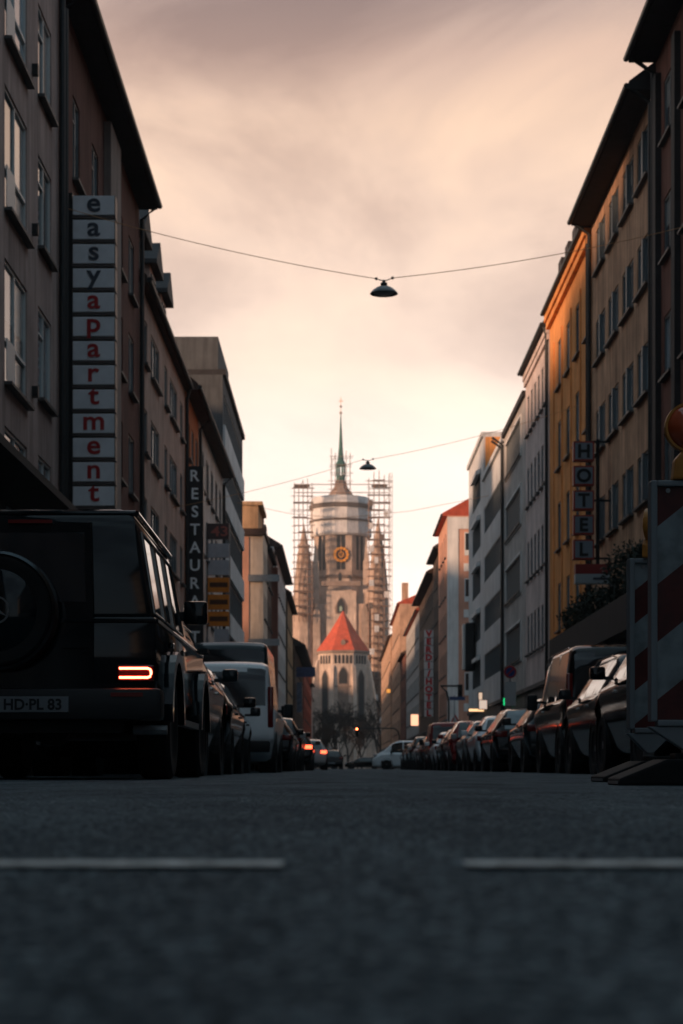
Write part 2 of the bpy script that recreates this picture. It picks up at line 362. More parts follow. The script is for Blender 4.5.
def grid(cols, tops, h, style):
    return [(c[0], c[1], t - h, t, style) for c in cols for t in tops]
def span(a, w, step, n): return [(a + i * step, a + i * step + w) for i in range(n)]

# ---- houses just outside the frame, they shade the street
building('apartment_building', 'grey brown house beside and behind the camera on the left', -1, -6.1, -60, -19, 19, W_L3, grid(span(-58, 1.4, 3.1, 12), [17.6, 14.5, 11.4, 8.3], 1.7, 'w2'), rm=M_roofb)
building('apartment_building', 'taupe house left of the camera', -1, -6.1, -18.8, 21.8, 19.5, W_L1, grid(span(-17, 1.4, 3.1, 12), [18, 14.9, 11.8, 8.7], 1.7, 'w2'), rm=M_roofd)
building('apartment_building', 'ochre house right of the camera', 1, 8.6, -10, 29.8, 18.5, W_br, grid(span(-8, 1.4, 3.1, 12), [17.6, 14.5, 11.4, 8.3], 1.7, 'w2'))
building('apartment_building', 'pale house behind the camera on the right', 1, 8.6, -60, -10.2, 18.5, W_lg, grid(span(-58, 1.4, 3.1, 15), [17.6, 14.5, 11.4, 8.3], 1.7, 'w2'))
building('apartment_building', 'unseen tall house added left of the church square to shade the church base', -1, -17, 378, 500, 20, W_cr, grid(span(381, 1.6, 4, 29), [17.6, 14.5, 11.4, 8.3], 1.7, 'w2'), depth=20, rm=M_roofb, shops=False)  # out of view, added so its shadow darkens the church base
building('added_rear_building', 'unseen lower house added behind the grey modern block to block low sun', -1, -22, 92, 150, 10.5, W_cr, [], depth=14, rm=M_roofb, shops=False, rise=2.5, pipes=())  # out of view, added to keep low sun off the side street
# ---- left side
b = building('apartment_building', 'taupe rendered building with tall french windows at the left edge of the photo', -1, -6.1, 22, 39.9, 21, W_L1,
    grid([(33.5, 35.9), (29.3, 31.7), (25.1, 27.5)], [18.7, 15.6, 12.5, 9.35, 6.3], 2.25, 'french') + grid([(37.2, 38.9)], [18.6, 15.5, 12.45, 9.4, 6.4], 1.85, 'w2'),
    fm=M_framew, pipes=(1,), gf=5.0)
for u in (36.5,):
    for z in (16.9, 13.75, 10.6, 7.4): MB().box(0, .12, u - 22 - .06, u - 22 + .06, z, z + .22).build('wall_lamp', M_black, b)
MB().box(0, 1.1, .5, 17.4, 4.86, 5.0).build('canopy', M_soff, b)
for (z) in (18.7, 15.6, 12.5, 9.35, 6.3):
    for u in (11.5, 7.3, 3.1): MB().box(.012, .03, u + .08, u + .9, z - 2.2, z - 1.45).build('balustrade_panel', M_framew, b)
MB().box(0, .28, .0, 11.75, 5.1, 20.9).build('pilaster', W_L2, b) if False else None

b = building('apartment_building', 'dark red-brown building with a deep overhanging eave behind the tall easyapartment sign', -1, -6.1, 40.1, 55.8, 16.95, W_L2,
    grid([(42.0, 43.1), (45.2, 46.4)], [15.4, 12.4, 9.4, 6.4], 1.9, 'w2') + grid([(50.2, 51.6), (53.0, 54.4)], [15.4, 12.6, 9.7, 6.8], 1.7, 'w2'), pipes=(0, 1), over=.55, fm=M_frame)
MB().box(.002, .18, 7.4, 9.6, 3.9, 16.7).build('pilaster', W_L2b, b)

b = building('apartment_building', 'dusty pink building with three dormers on its roof and triple windows', -1, -6.1, 56, 72.0, 14.8, W_L3,
    grid([(57.0, 58.1), (63.7, 64.8), (69.9, 71.0)], [14.0, 11.25, 8.5, 6.0], 1.4, 'w2') + grid([(59.2, 61.9), (65.7, 68.6)], [14.0, 11.25, 8.5, 6.0], 1.4, 'w3'), pipes=(1,), over=.22, rise=5.5, rm=M_roofb)
for u in (61.6, 65.6, 69.6):
    uu = u - 56
    dm = MB().box(-.7, -3.6, uu, uu + 2.0, 15.0, 18.0).build('dormer', W_L3, b)
    MB().prism([(uu - .25, 18.1), (uu + 1.0, 19.0), (uu + 2.25, 18.1), (uu + 2.25, 17.95), (uu - .25, 17.95)], 'x', -3.8, -.42).build('roof', M_roofd, dm)
    put_window(dm, -1, uu + .3, uu + 1.7, 16.1, 17.7, 'w2', recess=.0, x=-.67)

b = building('apartment_building', 'narrow rust orange house behind the vertical restaurant sign', -1, -6.1, 72.2, 78.9, 14.9, W_L4,
    grid(span(73.3, 1.1, 2.0, 3), [13.9, 11.1, 8.4], 1.5, 'w2'), pipes=(1,), over=.5, rise=5.5, rm=M_roofb)
b = building('apartment_building', 'pale rose house with brown shutters beside the grey concrete block', -1, -6.1, 79.1, 94.8, 14.95, W_L5,
    grid(span(80.4, 1.7, 2.95, 5), [14.0, 11.2, 8.4, 6.0], 1.75, 'w2'), pipes=(1,), over=.5, rise=4.5, rm=M_roofb, glm=mat('brown_shutter', (.12, .06, .045), .7))
b = building('office_building', 'grey modern block with white spandrel bands and ribbon windows', -1, -6.1, 95, 114, 20.3, W_grey,
    [(95.8, 113.4, z - 1.6, z, 'ribbon') for z in (19.5, 16.4, 13.3, 10.2, 7.1)], roof='flat', pipes=(), depth=14, fm=M_frame, glm=M_glassd)
for z in (16.45, 13.35, 10.25, 7.15, ): MB().box(0, .12, .1, 18.9, z + .1, z + 1.3).build('spandrel', W_white, b)
MB().box(-.25, -13, .2, 9, 20.6, 22.3).build('penthouse', W_grey, b)

b = building('apartment_building', 'cream corner house with an attic storey standing forward past the side street', -1, -5.25, 124, 131, 15.9, W_cr, 
    grid(span(125, 1.2, 2.2, 3), [14.8, 11.9, 9.0, 6.1], 1.7, 'w2'), roof='flat', pipes=(), rm=M_roofb)
MB().box(-.35, -9, .2, 6.6, 16.2, 17.75).box(-.05, -9.1, .1, 6.8, 17.75, 18.0).build('attic_storey', W_och, b)
MB().box(.15, -8, -.25, -.003, 15.7, 16.05).build('cornice', M_roofb, b)
MB().box(-.95, -3.2, -.06, -.003, 3.9, 15.6).build('end_wall_strip', W_pink, b)
for z in (12.6, 8.3): MB().box(-1.0, 1.1, -.2, -.08, z, z + .45).build('bracket_sign', M_steel, b)
b = building('apartment_building', 'dark narrow house with a steep slate roof and a red column front', -1, -5.25, 131.2, 141.8, 15.6, W_dk,
    grid(span(132.5, 1.2, 2.4, 4), [14.8, 11.9, 9.0, 6.1], 1.7, 'w2'), over=.2, rise=4, pipes=())
MB().box(0, .45, 8.0, 9.0, 3.8, 15.2).build('column', W_rb, b); MB().box(-.4, -2, 2, 4, 16.2, 18.6).box(-.4, -2, 7, 9, 16.2, 18.3).build('chimney', M_roofb, b)
b = building('apartment_building', 'long whitish house with a deep brown eave far down the left side', -1, -5.2, 142, 172, 17.1, W_wh,
    grid(span(143.4, 1.3, 2.9, 10), [16.0, 12.9, 9.8, 6.7], 1.8, 'w2'), over=.55, rise=4, rm=M_roofb, pipes=(0,))
b = building('apartment_building', 'ochre house next to the long whitish one, below the sunlit gap', -1, -5.2, 172.2, 197, 16.4, W_och,
    grid(span(173.6, 1.3, 3.2, 7), [15.4, 12.3, 9.3, 6.4], 1.8, 'w2'), over=.4, rise=4, rm=M_roofb, pipes=(0,))
b = building('shop_building', 'low dark house whose shed roof juts out over the left pavement', -1, -5.0, 198, 240, 13.2, W_dk,
    grid(span(200, 1.4, 3.2, 12), [12.4, 9.4, 6.6], 1.7, 'w2'), over=1.0, rise=4, rm=M_roofd, pipes=())
b = building('apartment_building', 'brick red house partly hidden by the jutting shed roof', -1, -4.9, 241, 300, 15.5, stucco('brick_red', (.36, .10, .07)),
    grid(span(243, 1.4, 3.4, 16), [14.5, 11.4, 8.4], 1.8, 'w2'), over=.3, rise=4, rm=M_roofb, pipes=())
b = building('apartment_building', 'last beige house on the left before the church square', -1, -6.0, 301, 372, 13.5, W_cr,
    grid(span(303, 1.5, 3.8, 17), [12.6, 9.4, 6.6], 1.8, 'w2'), over=.4, rise=4, rm=M_roofb, pipes=())

# ---- right side
b = building('apartment_building', 'dark red-brown building with vertical pilasters at the right edge', 1, 8.6, 30, 50.6, 19.4, W_rb,
    grid(span(30.8, 1.5, 2.85, 7), [18.4, 15.25, 12.1, 9.0, 5.9], 1.65, 'w2'), over=.75, pipes=(1,))
for i in range(8): MB().box(-.16, 0, 30.8 + 2.85 * i - .98 - 30, 30.8 + 2.85 * i - .5 - 30, 3.9, 18.8).build('pilaster', M_soff, b) if i else None
b = building('apartment_building', 'ochre brown rendered house with paired windows behind the HOTEL sign', 1, 8.6, 50.8, 63.6, 18.75, W_br,
    grid([(51.6, 53.8), (54.5, 56.7), (57.45, 59.65), (60.35, 62.55)], [18.2, 15.15, 12.1, 9.05, 6.0], 1.45, 'pair'), over=.7, pipes=(0, 1), gf=3.9, gm=W_dk)
for u in (2.5, 6.2, 9.5, 11.5): MB().box(.6, 1.5, u, u + .8, 18.9, 19.75).build('chimney', M_roofb, b)
b = building('apartment_building', 'bright orange rendered house with tall windows, left of the HOTEL sign', 1, 8.6, 63.8, 76.4, 18.75, W_or,
    grid([(63.95 + .1, 65.15), (66.5, 68.0), (69.3, 70.8), (72.1, 73.6)], [17.0, 13.8, 10.6, 7.4], 1.9, 'w2') , over=.25, pipes=(0,), cornice=.16)
for u in (2.7, 5.45, 8.25, 11): MB().box(-.05, 0, u - .1, u + .1, 3.9, 17.3).build('pilaster_strip', W_or, b)
for u in (2, 4.2, 6.4, 8.6): MB().box(.0, 1.2, u, u + 1, 19.1, 20.1).build('dormer', M_roofd, b)
b = building('apartment_building', 'pale mauve house with rows of six narrow windows', 1, 8.6, 76.6, 86.4, 18.4, W_pk,
    grid(span(77.3, .85, 1.5, 6), [17.2, 13.9, 10.5, 7.1], 1.8, 'w1'), over=.25, pipes=(0,), cornice=.1)
b = building('apartment_building', 'light grey house with wide slatted window panels', 1, 8.6, 86.6, 97.8, 17.5, W_lg,
    grid([(88.4, 96.6)], [16.9, 13.6, 10.35, 7.1], 1.75, 'slat'), roof='flat', pipes=(1,))
for z in (16.9, 13.6, 10.35, 7.1):
    MB().box(-.07, 0, 1.7, 10.1, z + .01, z + .12).box(-.07, 0, 1.7, 10.1, z - 1.88, z - 1.77).box(-.07, 0, 1.68, 1.79, z - 1.77, z + .01).box(-.07, 0, 10.01, 10.11, z - 1.77, z + .01).build('window_surround', W_wh, b)
b = building('office_building', 'pale grey office with long ribbon windows, lower half before the taller one', 1, 8.6, 98, 111.9, 17.4, W_white,
    [(98.6, 111.4, z - 1.55, z, 'ribbon') for z in (15.7, 12.75, 9.8, 6.9)], roof='flat', pipes=(0,), glm=M_glassd, rm=W_white)
b = building('office_building', 'taller pale grey office with white awnings and an orange side wall on top', 1, 8.6, 112.1, 125, 20.2, W_white,
    [(114.5, 121.5, z - 1.8, z, 'ribbon') for z in (18.5, 15.65, 12.8, 9.9, 7.0)], roof='flat', pipes=(), glm=M_glassd, rm=W_white)
for z in (18.5, 15.65, 12.8, 9.9, 7.0):
    MB().prism([(-.02, z + .16), (-.02, z - .16), (-.30, z - .26), (-.30, z - .02)], 'y', 2.3, 7.2).build('awning', mat('awning_cloth', (.7, .68, .66), .8), b)
MB().box(.12, 8, -.12, -.003, 17.75, 20.15).build('side_wall', W_or, b)
b = building('apartment_building', 'salmon pink corner house with a white painted corner and red roof', 1, 8.0, 140, 152.6, 19.2, W_pink,
    grid(span(141.2, 1.2, 2.6, 4), [18, 15, 12, 9, 6], 1.8, 'w2'), over=.35, rise=3.5, rm=M_roofr, pipes=())
MB().box(.0, .85, -.05, -.003, .1, 18.2).box(.0, 12, -.055, -.003, 18.2, 19.1).build('white_corner', W_wh, b)
for z in (16.2, 12.7, 9.2, 5.6):
    w = MB().box(1.3, 2.4, -.03, -.004, z, z + 1.75).build('window', M_framew, b); MB().box(1.38, 2.32, -.04, -.0305, z + .4, z + 1.67).build('pane', M_glassd, w)
    MB().box(1.25, 2.45, -.045, -.004, z - 1.2, z - .6).build('window_apron', W_wh, b)
b = building('apartment_building', 'dark umber house tucked behind the salmon corner house', 1, 8.2, 152.8, 165.6, 18.3, W_dk,
    grid(span(154, 1.2, 2.6, 4), [17.4, 14.4, 11.4, 8.4], 1.8, 'w2'), over=.5, rise=3.5, pipes=())
b = building('hotel_building', 'dark brown hotel with a deep eave behind its vertical red and white sign', 1, 8.4, 165.8, 200, 17.6, W_dk,
    grid(span(167.2, 1.4, 3.1, 10), [16.6, 13.5, 10.4, 7.3], 1.8, 'w2'), over=.7, rise=3.5, rm=M_roofb, pipes=())  # hotel walls in plain dark brown stucco
b = building('apartment_building', 'pale house with close set windows past the hotel', 1, 8.4, 200.2, 240, 17.2, W_lg,
    grid(span(201.5, 1.5, 3.2, 12), [16.2, 13.2, 10.2, 7.2], 1.9, 'w2'), over=.3, rise=3, rm=M_roofr, pipes=())
b = building('apartment_building', 'tall peach house with a bright red tiled gable far down on the right', 1, 8.2, 260, 300, 23.2, W_peach,
    grid(span(262, 1.5, 3.3, 11), [21, 17.5, 14, 10.5, 7], 1.9, 'w2'), over=.3, rise=2.6, rm=M_roofr, pipes=())
MB().box(.3, 1.2, .3, 1.4, 23.5, 26.2).build('chimney', W_peach, b)
b = building('apartment_building', 'last ochre house on the right before the church square', 1, 8.0, 301, 372, 21.5, W_peach,
    grid(span(303, 1.5, 3.8, 17), [19.5, 16, 12.6, 9.4, 6.6], 1.9, 'w2'), over=.4, rise=3, rm=M_roofb, pipes=())
b = building('apartment_building', 'small dark house wedged between the pale one and the peach gable', 1, 8.3, 240.2, 259.8, 15.0, W_rb,
    grid(span(241.5, 1.5, 3.3, 5), [14, 11, 8], 1.8, 'w2'), over=.4, rise=3, rm=M_roofb, pipes=())

# ------------------------------------------------------------------ church with scaffolded tower at the end of the street
S_st = mat('limestone', (.52, .385, .31), .9, spec=.1, var=.38, vscale=.22, bump=.4, bscale=3, streak=.35)
S_pale = mat('pale_limestone', (.66, .51, .42), .9, spec=.1, var=.25, vscale=.3, bump=.3, bscale=3, streak=.3)
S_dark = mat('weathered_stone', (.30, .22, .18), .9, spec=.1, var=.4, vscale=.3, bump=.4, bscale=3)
S_shade = mat('opening_shade', (.022, .024, .028), .7)  # inner shade of church openings put into the colour of solid panels
S_copper = mat('green_copper', (.04, .13, .105), .6, var=.3, vscale=1)
S_tarp = mat('tarpaulin', (.74, .70, .68), .75, var=.22, vscale=.35, bump=.6, bscale=1.5, streak=.25)
S_gold = mat('gilding', (.85, .33, .04), .4, metal=.2)
S_scaf = mat('scaffold_tube', (.34, .20, .14), .6, metal=.3)
S_plank = mat('scaffold_plank', (.13, .10, .085), .8)
S_red = mat('church_red_tiles', (.62, .10, .045), .75, var=.22, vscale=.8, bump=.5, bscale=3, streak=.2)

def arch(mb, cx, y0, y1, z0, z1, w, pointed=True):
    zs = z1 - w * (.8 if pointed else .5); pts = [(cx - w / 2, z0), (cx + w / 2, z0)]
    for i in range(9):
        t = i / 8
        if pointed:
            a = t * math.pi; x = math.cos(a) * w / 2; pts.append((cx + x, zs + (z1 - zs) * (1 - abs(math.cos(a)) ** 1.6)))
        else: pts.append((cx + math.cos(t * math.pi) * w / 2, zs + math.sin(t * math.pi) * w / 2))
    return mb.prism(pts, 'y', y0, y1)
ch = thing('church', 'stone church with scaffolded tower, thin green spire and red tiled apse roof', 'church', (-.2, 505, 0))
lw = 10.4
MB().box(-lw - .6, lw + 1.6, 0, 20, 0, 45).build('tower_shaft', S_st, ch)
for x in (-6.9, 7.0):
    for y in (2.0, 16.0): MB().box(x - .9, x + .9, y - .9, y + .9, 45, 56).lathe([(1.2, 56), (1.3, 56.6), (.9, 57), (.08, 63.5)], 4, (x, y, 0), ph=R(45)).build('pinnacle', S_pale, ch)
for i in range(7):
    x = -9.8 + i * 3.35
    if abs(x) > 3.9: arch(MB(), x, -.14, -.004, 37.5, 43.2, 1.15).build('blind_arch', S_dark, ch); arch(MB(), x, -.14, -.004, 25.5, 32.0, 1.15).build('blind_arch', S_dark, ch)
MB().box(-3.9, 4.2, -.5, -.003, 0, 48.5).build('tower_front_bay', S_pale, ch)
for x in (-7.6, 5.6): 
    MB().box(x, x + 2.0, -1.6, -.003, 0, 42).prism([(x, 42), (x + 2, 42), (x + 1, 45.5)], 'y', -1.6, -.003).build('buttress', S_st, ch)
for x in (-10.9, 9.1):
    MB().box(x, x + 1.8, -1.3, .5, 0, 36).prism([(x, 36), (x + 1.8, 36), (x + .9, 39.5)], 'y', -1.3, .5).build('buttress', S_pale, ch)
for z in (33.5, 24.0): MB().box(-lw - .15, lw + .15, -.75, .2, z, z + .6).build('string_course', S_dark, ch)
MB().lathe([(7.95, 44), (7.95, 52.6)], 8, (0, 9, 0), ph=R(22.5)).build('octagon_base', S_pale, ch)
MB().lathe([(7.95, 52.6), (7.95, 64.5)], 8, (0, 9, 0), ph=R(22.5)).build('octagon', S_st, ch)
MB().lathe([(8.3, 52.2), (8.4, 52.9), (8.1, 53.1)], 8, (0, 9, 0), ph=R(22.5)).build('cornice', S_dark, ch)
g = MB().box(-5.2, 5.4, -1.6, -.5, 49.8, 50.1).box(-5.2, 5.4, -1.62, -1.5, 50.1, 51.0)
for i in range(14): g.box(-5.1 + i * .78, -4.95 + i * .78, -1.66, -1.61, 50.15, 51.0)
g.build('balcony', S_dark, ch)
yf = 9 - 7.95 * math.cos(R(22.5))
for (x0, x1) in ((-1.15, -.15), (.15, 1.15)): MB().box(x0, x1, yf - .12, yf + .5, 54.6, 63.9).build('louvre', S_shade, ch)
for sx in (-1, 1):
    m = MB(); a = R(45) * sx
    for q in (-1.3, .35):
        p = [(q, 0), (q + .95, 0)]
        pts = []
        for (u, _) in p: pts.append((sx * (7.95 * math.cos(R(22.5)) * math.sin(R(45)) + u * math.cos(R(45))), 9 - 7.95 * math.cos(R(22.5)) * math.cos(R(45)) + u * math.sin(R(45)) - .12))
        m.add([(pts[0][0], pts[0][1], 54.6), (pts[1][0], pts[1][1], 54.6), (pts[1][0], pts[1][1] + .5, 54.6), (pts[0][0], pts[0][1] + .5, 54.6),
               (pts[0][0], pts[0][1], 63.9), (pts[1][0], pts[1][1], 63.9), (pts[1][0], pts[1][1] + .5, 63.9), (pts[0][0], pts[0][1] + .5, 63.9)],
              [(0,3,2,1),(4,5,6,7),(0,1,5,4),(1,2,6,5),(2,3,7,6),(3,0,4,7)])
    m.build('louvre', S_shade, ch)
ck = MB().lathe([(.55, 0), (.8, 0), (.8, .1), (.55, .1), (.55, 0)], 24, (.1, yf - .45, 58.6), 'y').lathe([(1.55, 0), (1.98, 0), (1.98, .12), (1.55, .12), (1.55, 0)], 40, (.1, yf - .45, 58.6), 'y')
for i in range(12):
    a = R(30 * i); cx, cz = .1 + math.sin(a) * 1.77, 58.6 + math.cos(a) * 1.77; ck.lathe([(.42, 0), (.42, .2)], 8, (cx, yf - .55, cz), 'y')
clk = ck.build('clock', S_gold, ch); MB().box(.02, .18, yf - .62, yf - .56, 58.4, 60.2).prism([(.05, 58.75), (.05, 58.5), (1.1, 57.9)], 'y', yf - .62, yf - .56).build('clock_hands', S_gold, clk)
arch(MB(), .0, -.75, -.5, 42.2, 46.8, 3.0).build('window_surround', S_dark, ch)
w = arch(MB(), .0, -.86, -.755, 42.5, 46.4, 2.0).build('window', S_shade, ch); arch(MB(), .0, -.9, -.865, 42.9, 44.4, .7).build('lit_pane', mat('church_pane', (.35, .45, .35), .2), w)  # small pale green pane set on the dark arched window
arch(MB(), -.2, -.75, -.5, 51.2, 53.6, 1.0).build('window', S_shade, ch)
for x in (-9.0,): arch(MB(), x, -.15, -.004, 37, 43, 1.3).build('window', S_shade, ch)
# wrapped upper storey
tp = MB().lathe([(8.35, 64.1), (8.75, 64.6), (8.6, 67.5), (8.75, 69.2), (8.55, 71.6), (8.6, 73.3), (8.2, 74.9), (4, 75.2)], 16, (0, 9, 0), ph=R(11.25)).build('tarpaulin', S_tarp, ch)
MB().lathe([(8.75, 71.7), (8.95, 71.8), (8.95, 72.8), (8.75, 72.9)], 16, (0, 9, 0), ph=R(11.25)).build('dark_band', S_plank, tp)
MB().lathe([(8.85, 68.0), (8.95, 68.1), (8.95, 68.5), (8.85, 68.6)], 16, (0, 9, 0), ph=R(11.25)).build('dark_band', S_plank, tp)
MB().lathe([(4.4, 75.0), (3.4, 76.2), (2.2, 77.8), (1.5, 79.5), (1.35, 80)], 8, (0, 9, 0), ph=R(22.5)).build('dome', S_dark, ch)
ln = MB().lathe([(1.3, 79.5), (1.3, 81.2)], 8, (0, 9, 0), ph=R(22.5))
for i in range(8): a = R(45 * i + 22.5); ln.box(math.cos(a) * 1.12 - .26, math.cos(a) * 1.12 + .26, 9 + math.sin(a) * 1.12 - .26, 9 + math.sin(a) * 1.12 + .26, 81.2, 84)
ln.lathe([(1.45, 84), (1.45, 84.6), (1.0, 85.6)], 8, (0, 9, 0), ph=R(22.5)).build('lantern', S_copper, ch)
sp = MB().lathe([(.95, 85.3), (.62, 89), (.35, 94), (.1, 98.6)], 8, (0, 9, 0), ph=R(22.5)).build('spire', S_copper, ch)
for z, r in ((98.8, .42), (100.6, .36)): MB().lathe([(.02, z - r), (r * .8, z - r * .6), (r, z), (r * .8, z + r * .6), (.02, z + r)], 12, (0, 9, 0)).build('ball', S_dark, sp, smooth=True)
MB().box(-.06, .06, 8.94, 9.06, 98.5, 103.2).box(-.65, .65, 8.95, 9.05, 102.0, 102.16).build('cross', S_gold, sp)
for (x, y, zt, zb, nm) in ((-10.1, 1, 67, 45, 'left'), (10.2, 1, 68.5, 45, 'right'), (-10.1, 17, 67, 45, ''), (10.2, 17, 68, 45, '')):
    tr = MB().lathe([(3.1, 0), (3.05, zb), (2.9, zb + 5), (2.45, zb + 9), (1.8, zb + 14), (1.0, zt - 4.5), (.08, zt)], 8, (x, y, 0), ph=R(22.5)).build('corner_turret', S_st, ch)
    for k in range(7): MB().lathe([(2.85 - k * .17, zb + k * 2.6), (3.1 - k * .19, zb + .3 + k * 2.6), (2.8 - k * .19, zb + .6 + k * 2.6)], 8, (x, y, 0), ph=R(22.5)).build('string_course', S_st, tr)
# nave flanks and apse in front
MB().box(-12.5, -10.4, 3, 60, 0, 33).box(10.4, 12.8, 3, 60, 0, 33).build('nave', S_st, ch)
MB().box(-14.2, -12.6, 5, 60, 0, 45).prism([(-14.2, 45), (-12.6, 45), (-12.6, 49)], 'y', 5, 60).build('side_gable', S_pale, ch)
AY, AX = -42, .6
A = 6.2
def octo(mb, prof, ph=22.5): return mb.lathe([(r / math.cos(R(22.5)), z) for r, z in prof], 8, (AX, AY, 0), ph=R(ph))
ap = octo(MB(), [(A, 0), (A, 29.0)]).build('apse', S_pale, ch)
octo(MB(), [(A + .35, 28.6), (A + .5, 29.1), (A + .35, 29.25)]).build('eaves', S_dark, ap)
octo(MB(), [(A + .45, 29.26), (A * .55, 33.9), (.15, 39.4)]).build('roof', S_red, ap)
MB().box(AX - .5, AX + .5, AY - 5.7, AY - 4, 30.3, 31.2).prism([(AX - .7, 31.2), (AX + .7, 31.2), (AX, 32.1)], 'y', AY - 5.8, AY - 3).build('roof_dormer', S_dark, ap)
MB().box(AX - A + .5, AX + A - .5, AY, 0 - .1, 0, 27).build('choir', S_st, ch)
fy = AY - A
for i in range(5): arch(MB(), AX - 1.9 + i * .95, fy - .12, fy - .003, 26.0, 28.1, .55, False).build('arcade_dark_panel', S_shade, ap)  # solid raised panels, the dark of the arcade is in their colour
for sx in (-1, 1):
    c = Matrix.Rotation(R(45) * sx, 4, 'Z')
    for nm, fn, mm in [('arcade_dark_panel', lambda mb, i=i: arch(mb, -1.43 + i * .95, -.12, -.003, 26.0, 28.1, .55, False), S_shade) for i in range(4)] + [('window_surround', lambda mb: arch(mb, 0, -.15, -.003, 5.2, 24.6, 2.5), S_dark), ('window', lambda mb: arch(mb, 0, -.2, -.153, 5.6, 24.2, 1.85), S_shade)]:
        mb = fn(MB()); mb.v = [tuple(c @ Vector((v[0], v[1] - A, v[2])) + Vector((AX, AY, 0))) for v in mb.v]; mb.build(nm, mm, ap)
    bt = MB().box(-.45, .45, -1.1, .3, 0, 17).prism([(-1.1, 17), (.3, 17), (.3, 25.8), (-.4, 25.0)], 'x', -.45, .45)
    c2 = Matrix.Rotation(R(22.5) * sx, 4, 'Z'); bt.v = [tuple(c2 @ Vector((v[0], v[1] - A / math.cos(R(22.5)) , v[2])) + Vector((AX, AY, 0))) for v in bt.v]; bt.build('buttress', S_pale, ap)
    bt = MB().box(-.45, .45, -2.2, .3, 0, 17).prism([(-2.2, 17), (.3, 17), (.3, 27.4), (-.4, 26.6)], 'x', -.45, .45)
    c2 = Matrix.Rotation(R(67.5) * sx, 4, 'Z'); bt.v = [tuple(c2 @ Vector((v[0], v[1] - A / math.cos(R(22.5)), v[2])) + Vector((AX, AY, 0))) for v in bt.v]; bt.build('buttress', S_pale, ap)
arch(MB(), AX, fy - .15, fy - .003, 20.6, 25.4, 2.7).build('window_surround', S_dark, ap); arch(MB(), AX, fy - .2, fy - .153, 21.0, 25.0, 2.1).build('window', S_shade, ap)
MB().box(AX - 1.3, AX + 1.3, fy - .14, fy - .003, 12, 20.3).build('blind_panel', S_dark, ap)
for z in (20.2,): MB().box(AX - 2.5, AX + 2.5, fy - .18, fy - .145, z, z + .3).build('string_course', S_dark, ap)

def scaffold(label, xs, ys, z0, z1, dz, decks, loc, brace=True):
    t = thing('scaffolding', label, 'scaffolding', loc, 0, 'scaffolding round the church tower')
    for x in xs:
        for y in ys: MB().tube([(x, y, z0), (x, y, z1 + random.uniform(-1, 2.2))], .10, 5).build('standard', S_scaf, t)
    z = z0 + dz; i = 0
    while z < z1:
        m = MB()
        for y in ys: m.tube([(xs[0] - random.uniform(.2, 1.0), y, z + random.uniform(-.2, .2)), (xs[-1] + random.uniform(.2, 1.0), y, z + random.uniform(-.2, .2))], .08, 4)
        for x in xs: m.tube([(x, ys[0], z), (x, ys[-1], z)], .08, 4)
        if i % 2 and len(xs) > 3: m.tube([(xs[i % (len(xs) - 1)], ys[0] - .12, z), (xs[i % (len(xs) - 1) + 1], ys[0] - .12, z + dz)], .06, 4)
        m.build('ledger', S_scaf, t)
        if decks == 'all' or i in decks: MB().box(xs[0] - .3 + random.choice([0, 0, 1.4]), xs[-1] + .3 - random.choice([0, 0, 1.4, 2.8]), ys[0] - .1, ys[-1] + .1, z + .1, z + .26).build('deck', S_plank, t)
        z += dz; i += 1
    return t
scaffold('tall scaffolding climbing the right corner of the church tower', [7.6, 9.0, 10.4, 11.8, 13.1], [-3.0, -1.6], 0, 79, 2.0, 'all', (-.2, 504, 0))
scaffold('scaffolding above the left corner turret of the tower', [-12.6, -11.4, -10.2, -9.0, -7.8], [-3.0, -1.6], 40, 77.5, 2.0, (0, 1, 3, 4, 6, 8, 9, 11, 13, 15, 17, 18), (-.2, 504, 0))
t = scaffold('light scaffolding round the lantern under the spire', [-2.6, -1.5, 1.5, 2.6], [-2.2, 2.2], 75, 86.5, 2.3, (), (-.2, 514, 0))
nt_ = thing('debris_netting', 'torn pale netting hung in patches on the right tower scaffolding', 'netting', (-.2, 500.8, 0))
rn = random.Random(4)
for k in range(22):
    z = 6 + k * 3.1; x = rn.choice([7.7, 9.1, 10.5, 11.8]); w_ = rn.uniform(.9, 1.4)
    m = MB(); n_ = 5
    for i in range(n_): m.quad((x + w_ * i / n_, rn.uniform(-.08, .08), z), (x + w_ * (i + 1) / n_, rn.uniform(-.08, .08), z + rn.uniform(-.2, .2)), (x + w_ * (i + 1) / n_, 0, z + 1.7), (x + w_ * i / n_, 0, z + 1.7))
    m.build('net_panel', S_tarp if k % 3 else S_plank, nt_)
t = thing('scaffold_bridge', 'horizontal scaffold beams across the wrapped top of the tower', 'scaffolding', (-.2, 502, 0))
for z in (77.1, 74.9): MB().tube([(-12.5, 0, z), (12.8, 0, z)], .12, 5).build('beam', S_scaf, t)
MB().box(-12.6, -8.4, -.4, 1, 76.5, 77.0).build('deck', S_plank, t); MB().box(8.4, 12.6, -.4, 1, 76.6, 77.1).build('deck', S_plank, t)
t = thing('hoist_mast', 'thin hoist mast standing free to the right of the tower scaffolding', 'mast', (13.5, 500, 0))
MB().tube([(-.25, 0, 0), (-.25, 0, 80)], .06, 4).tube([(.25, 0, 0), (.25, 0, 80)], .06, 4).build('rail', S_scaf, t)
mm = MB()
for i in range(60): mm.tube([(-.25, 0, i * 1.33), (.25, 0, i * 1.33 + .6)], .04, 3)
mm.build('lattice', S_scaf, t)

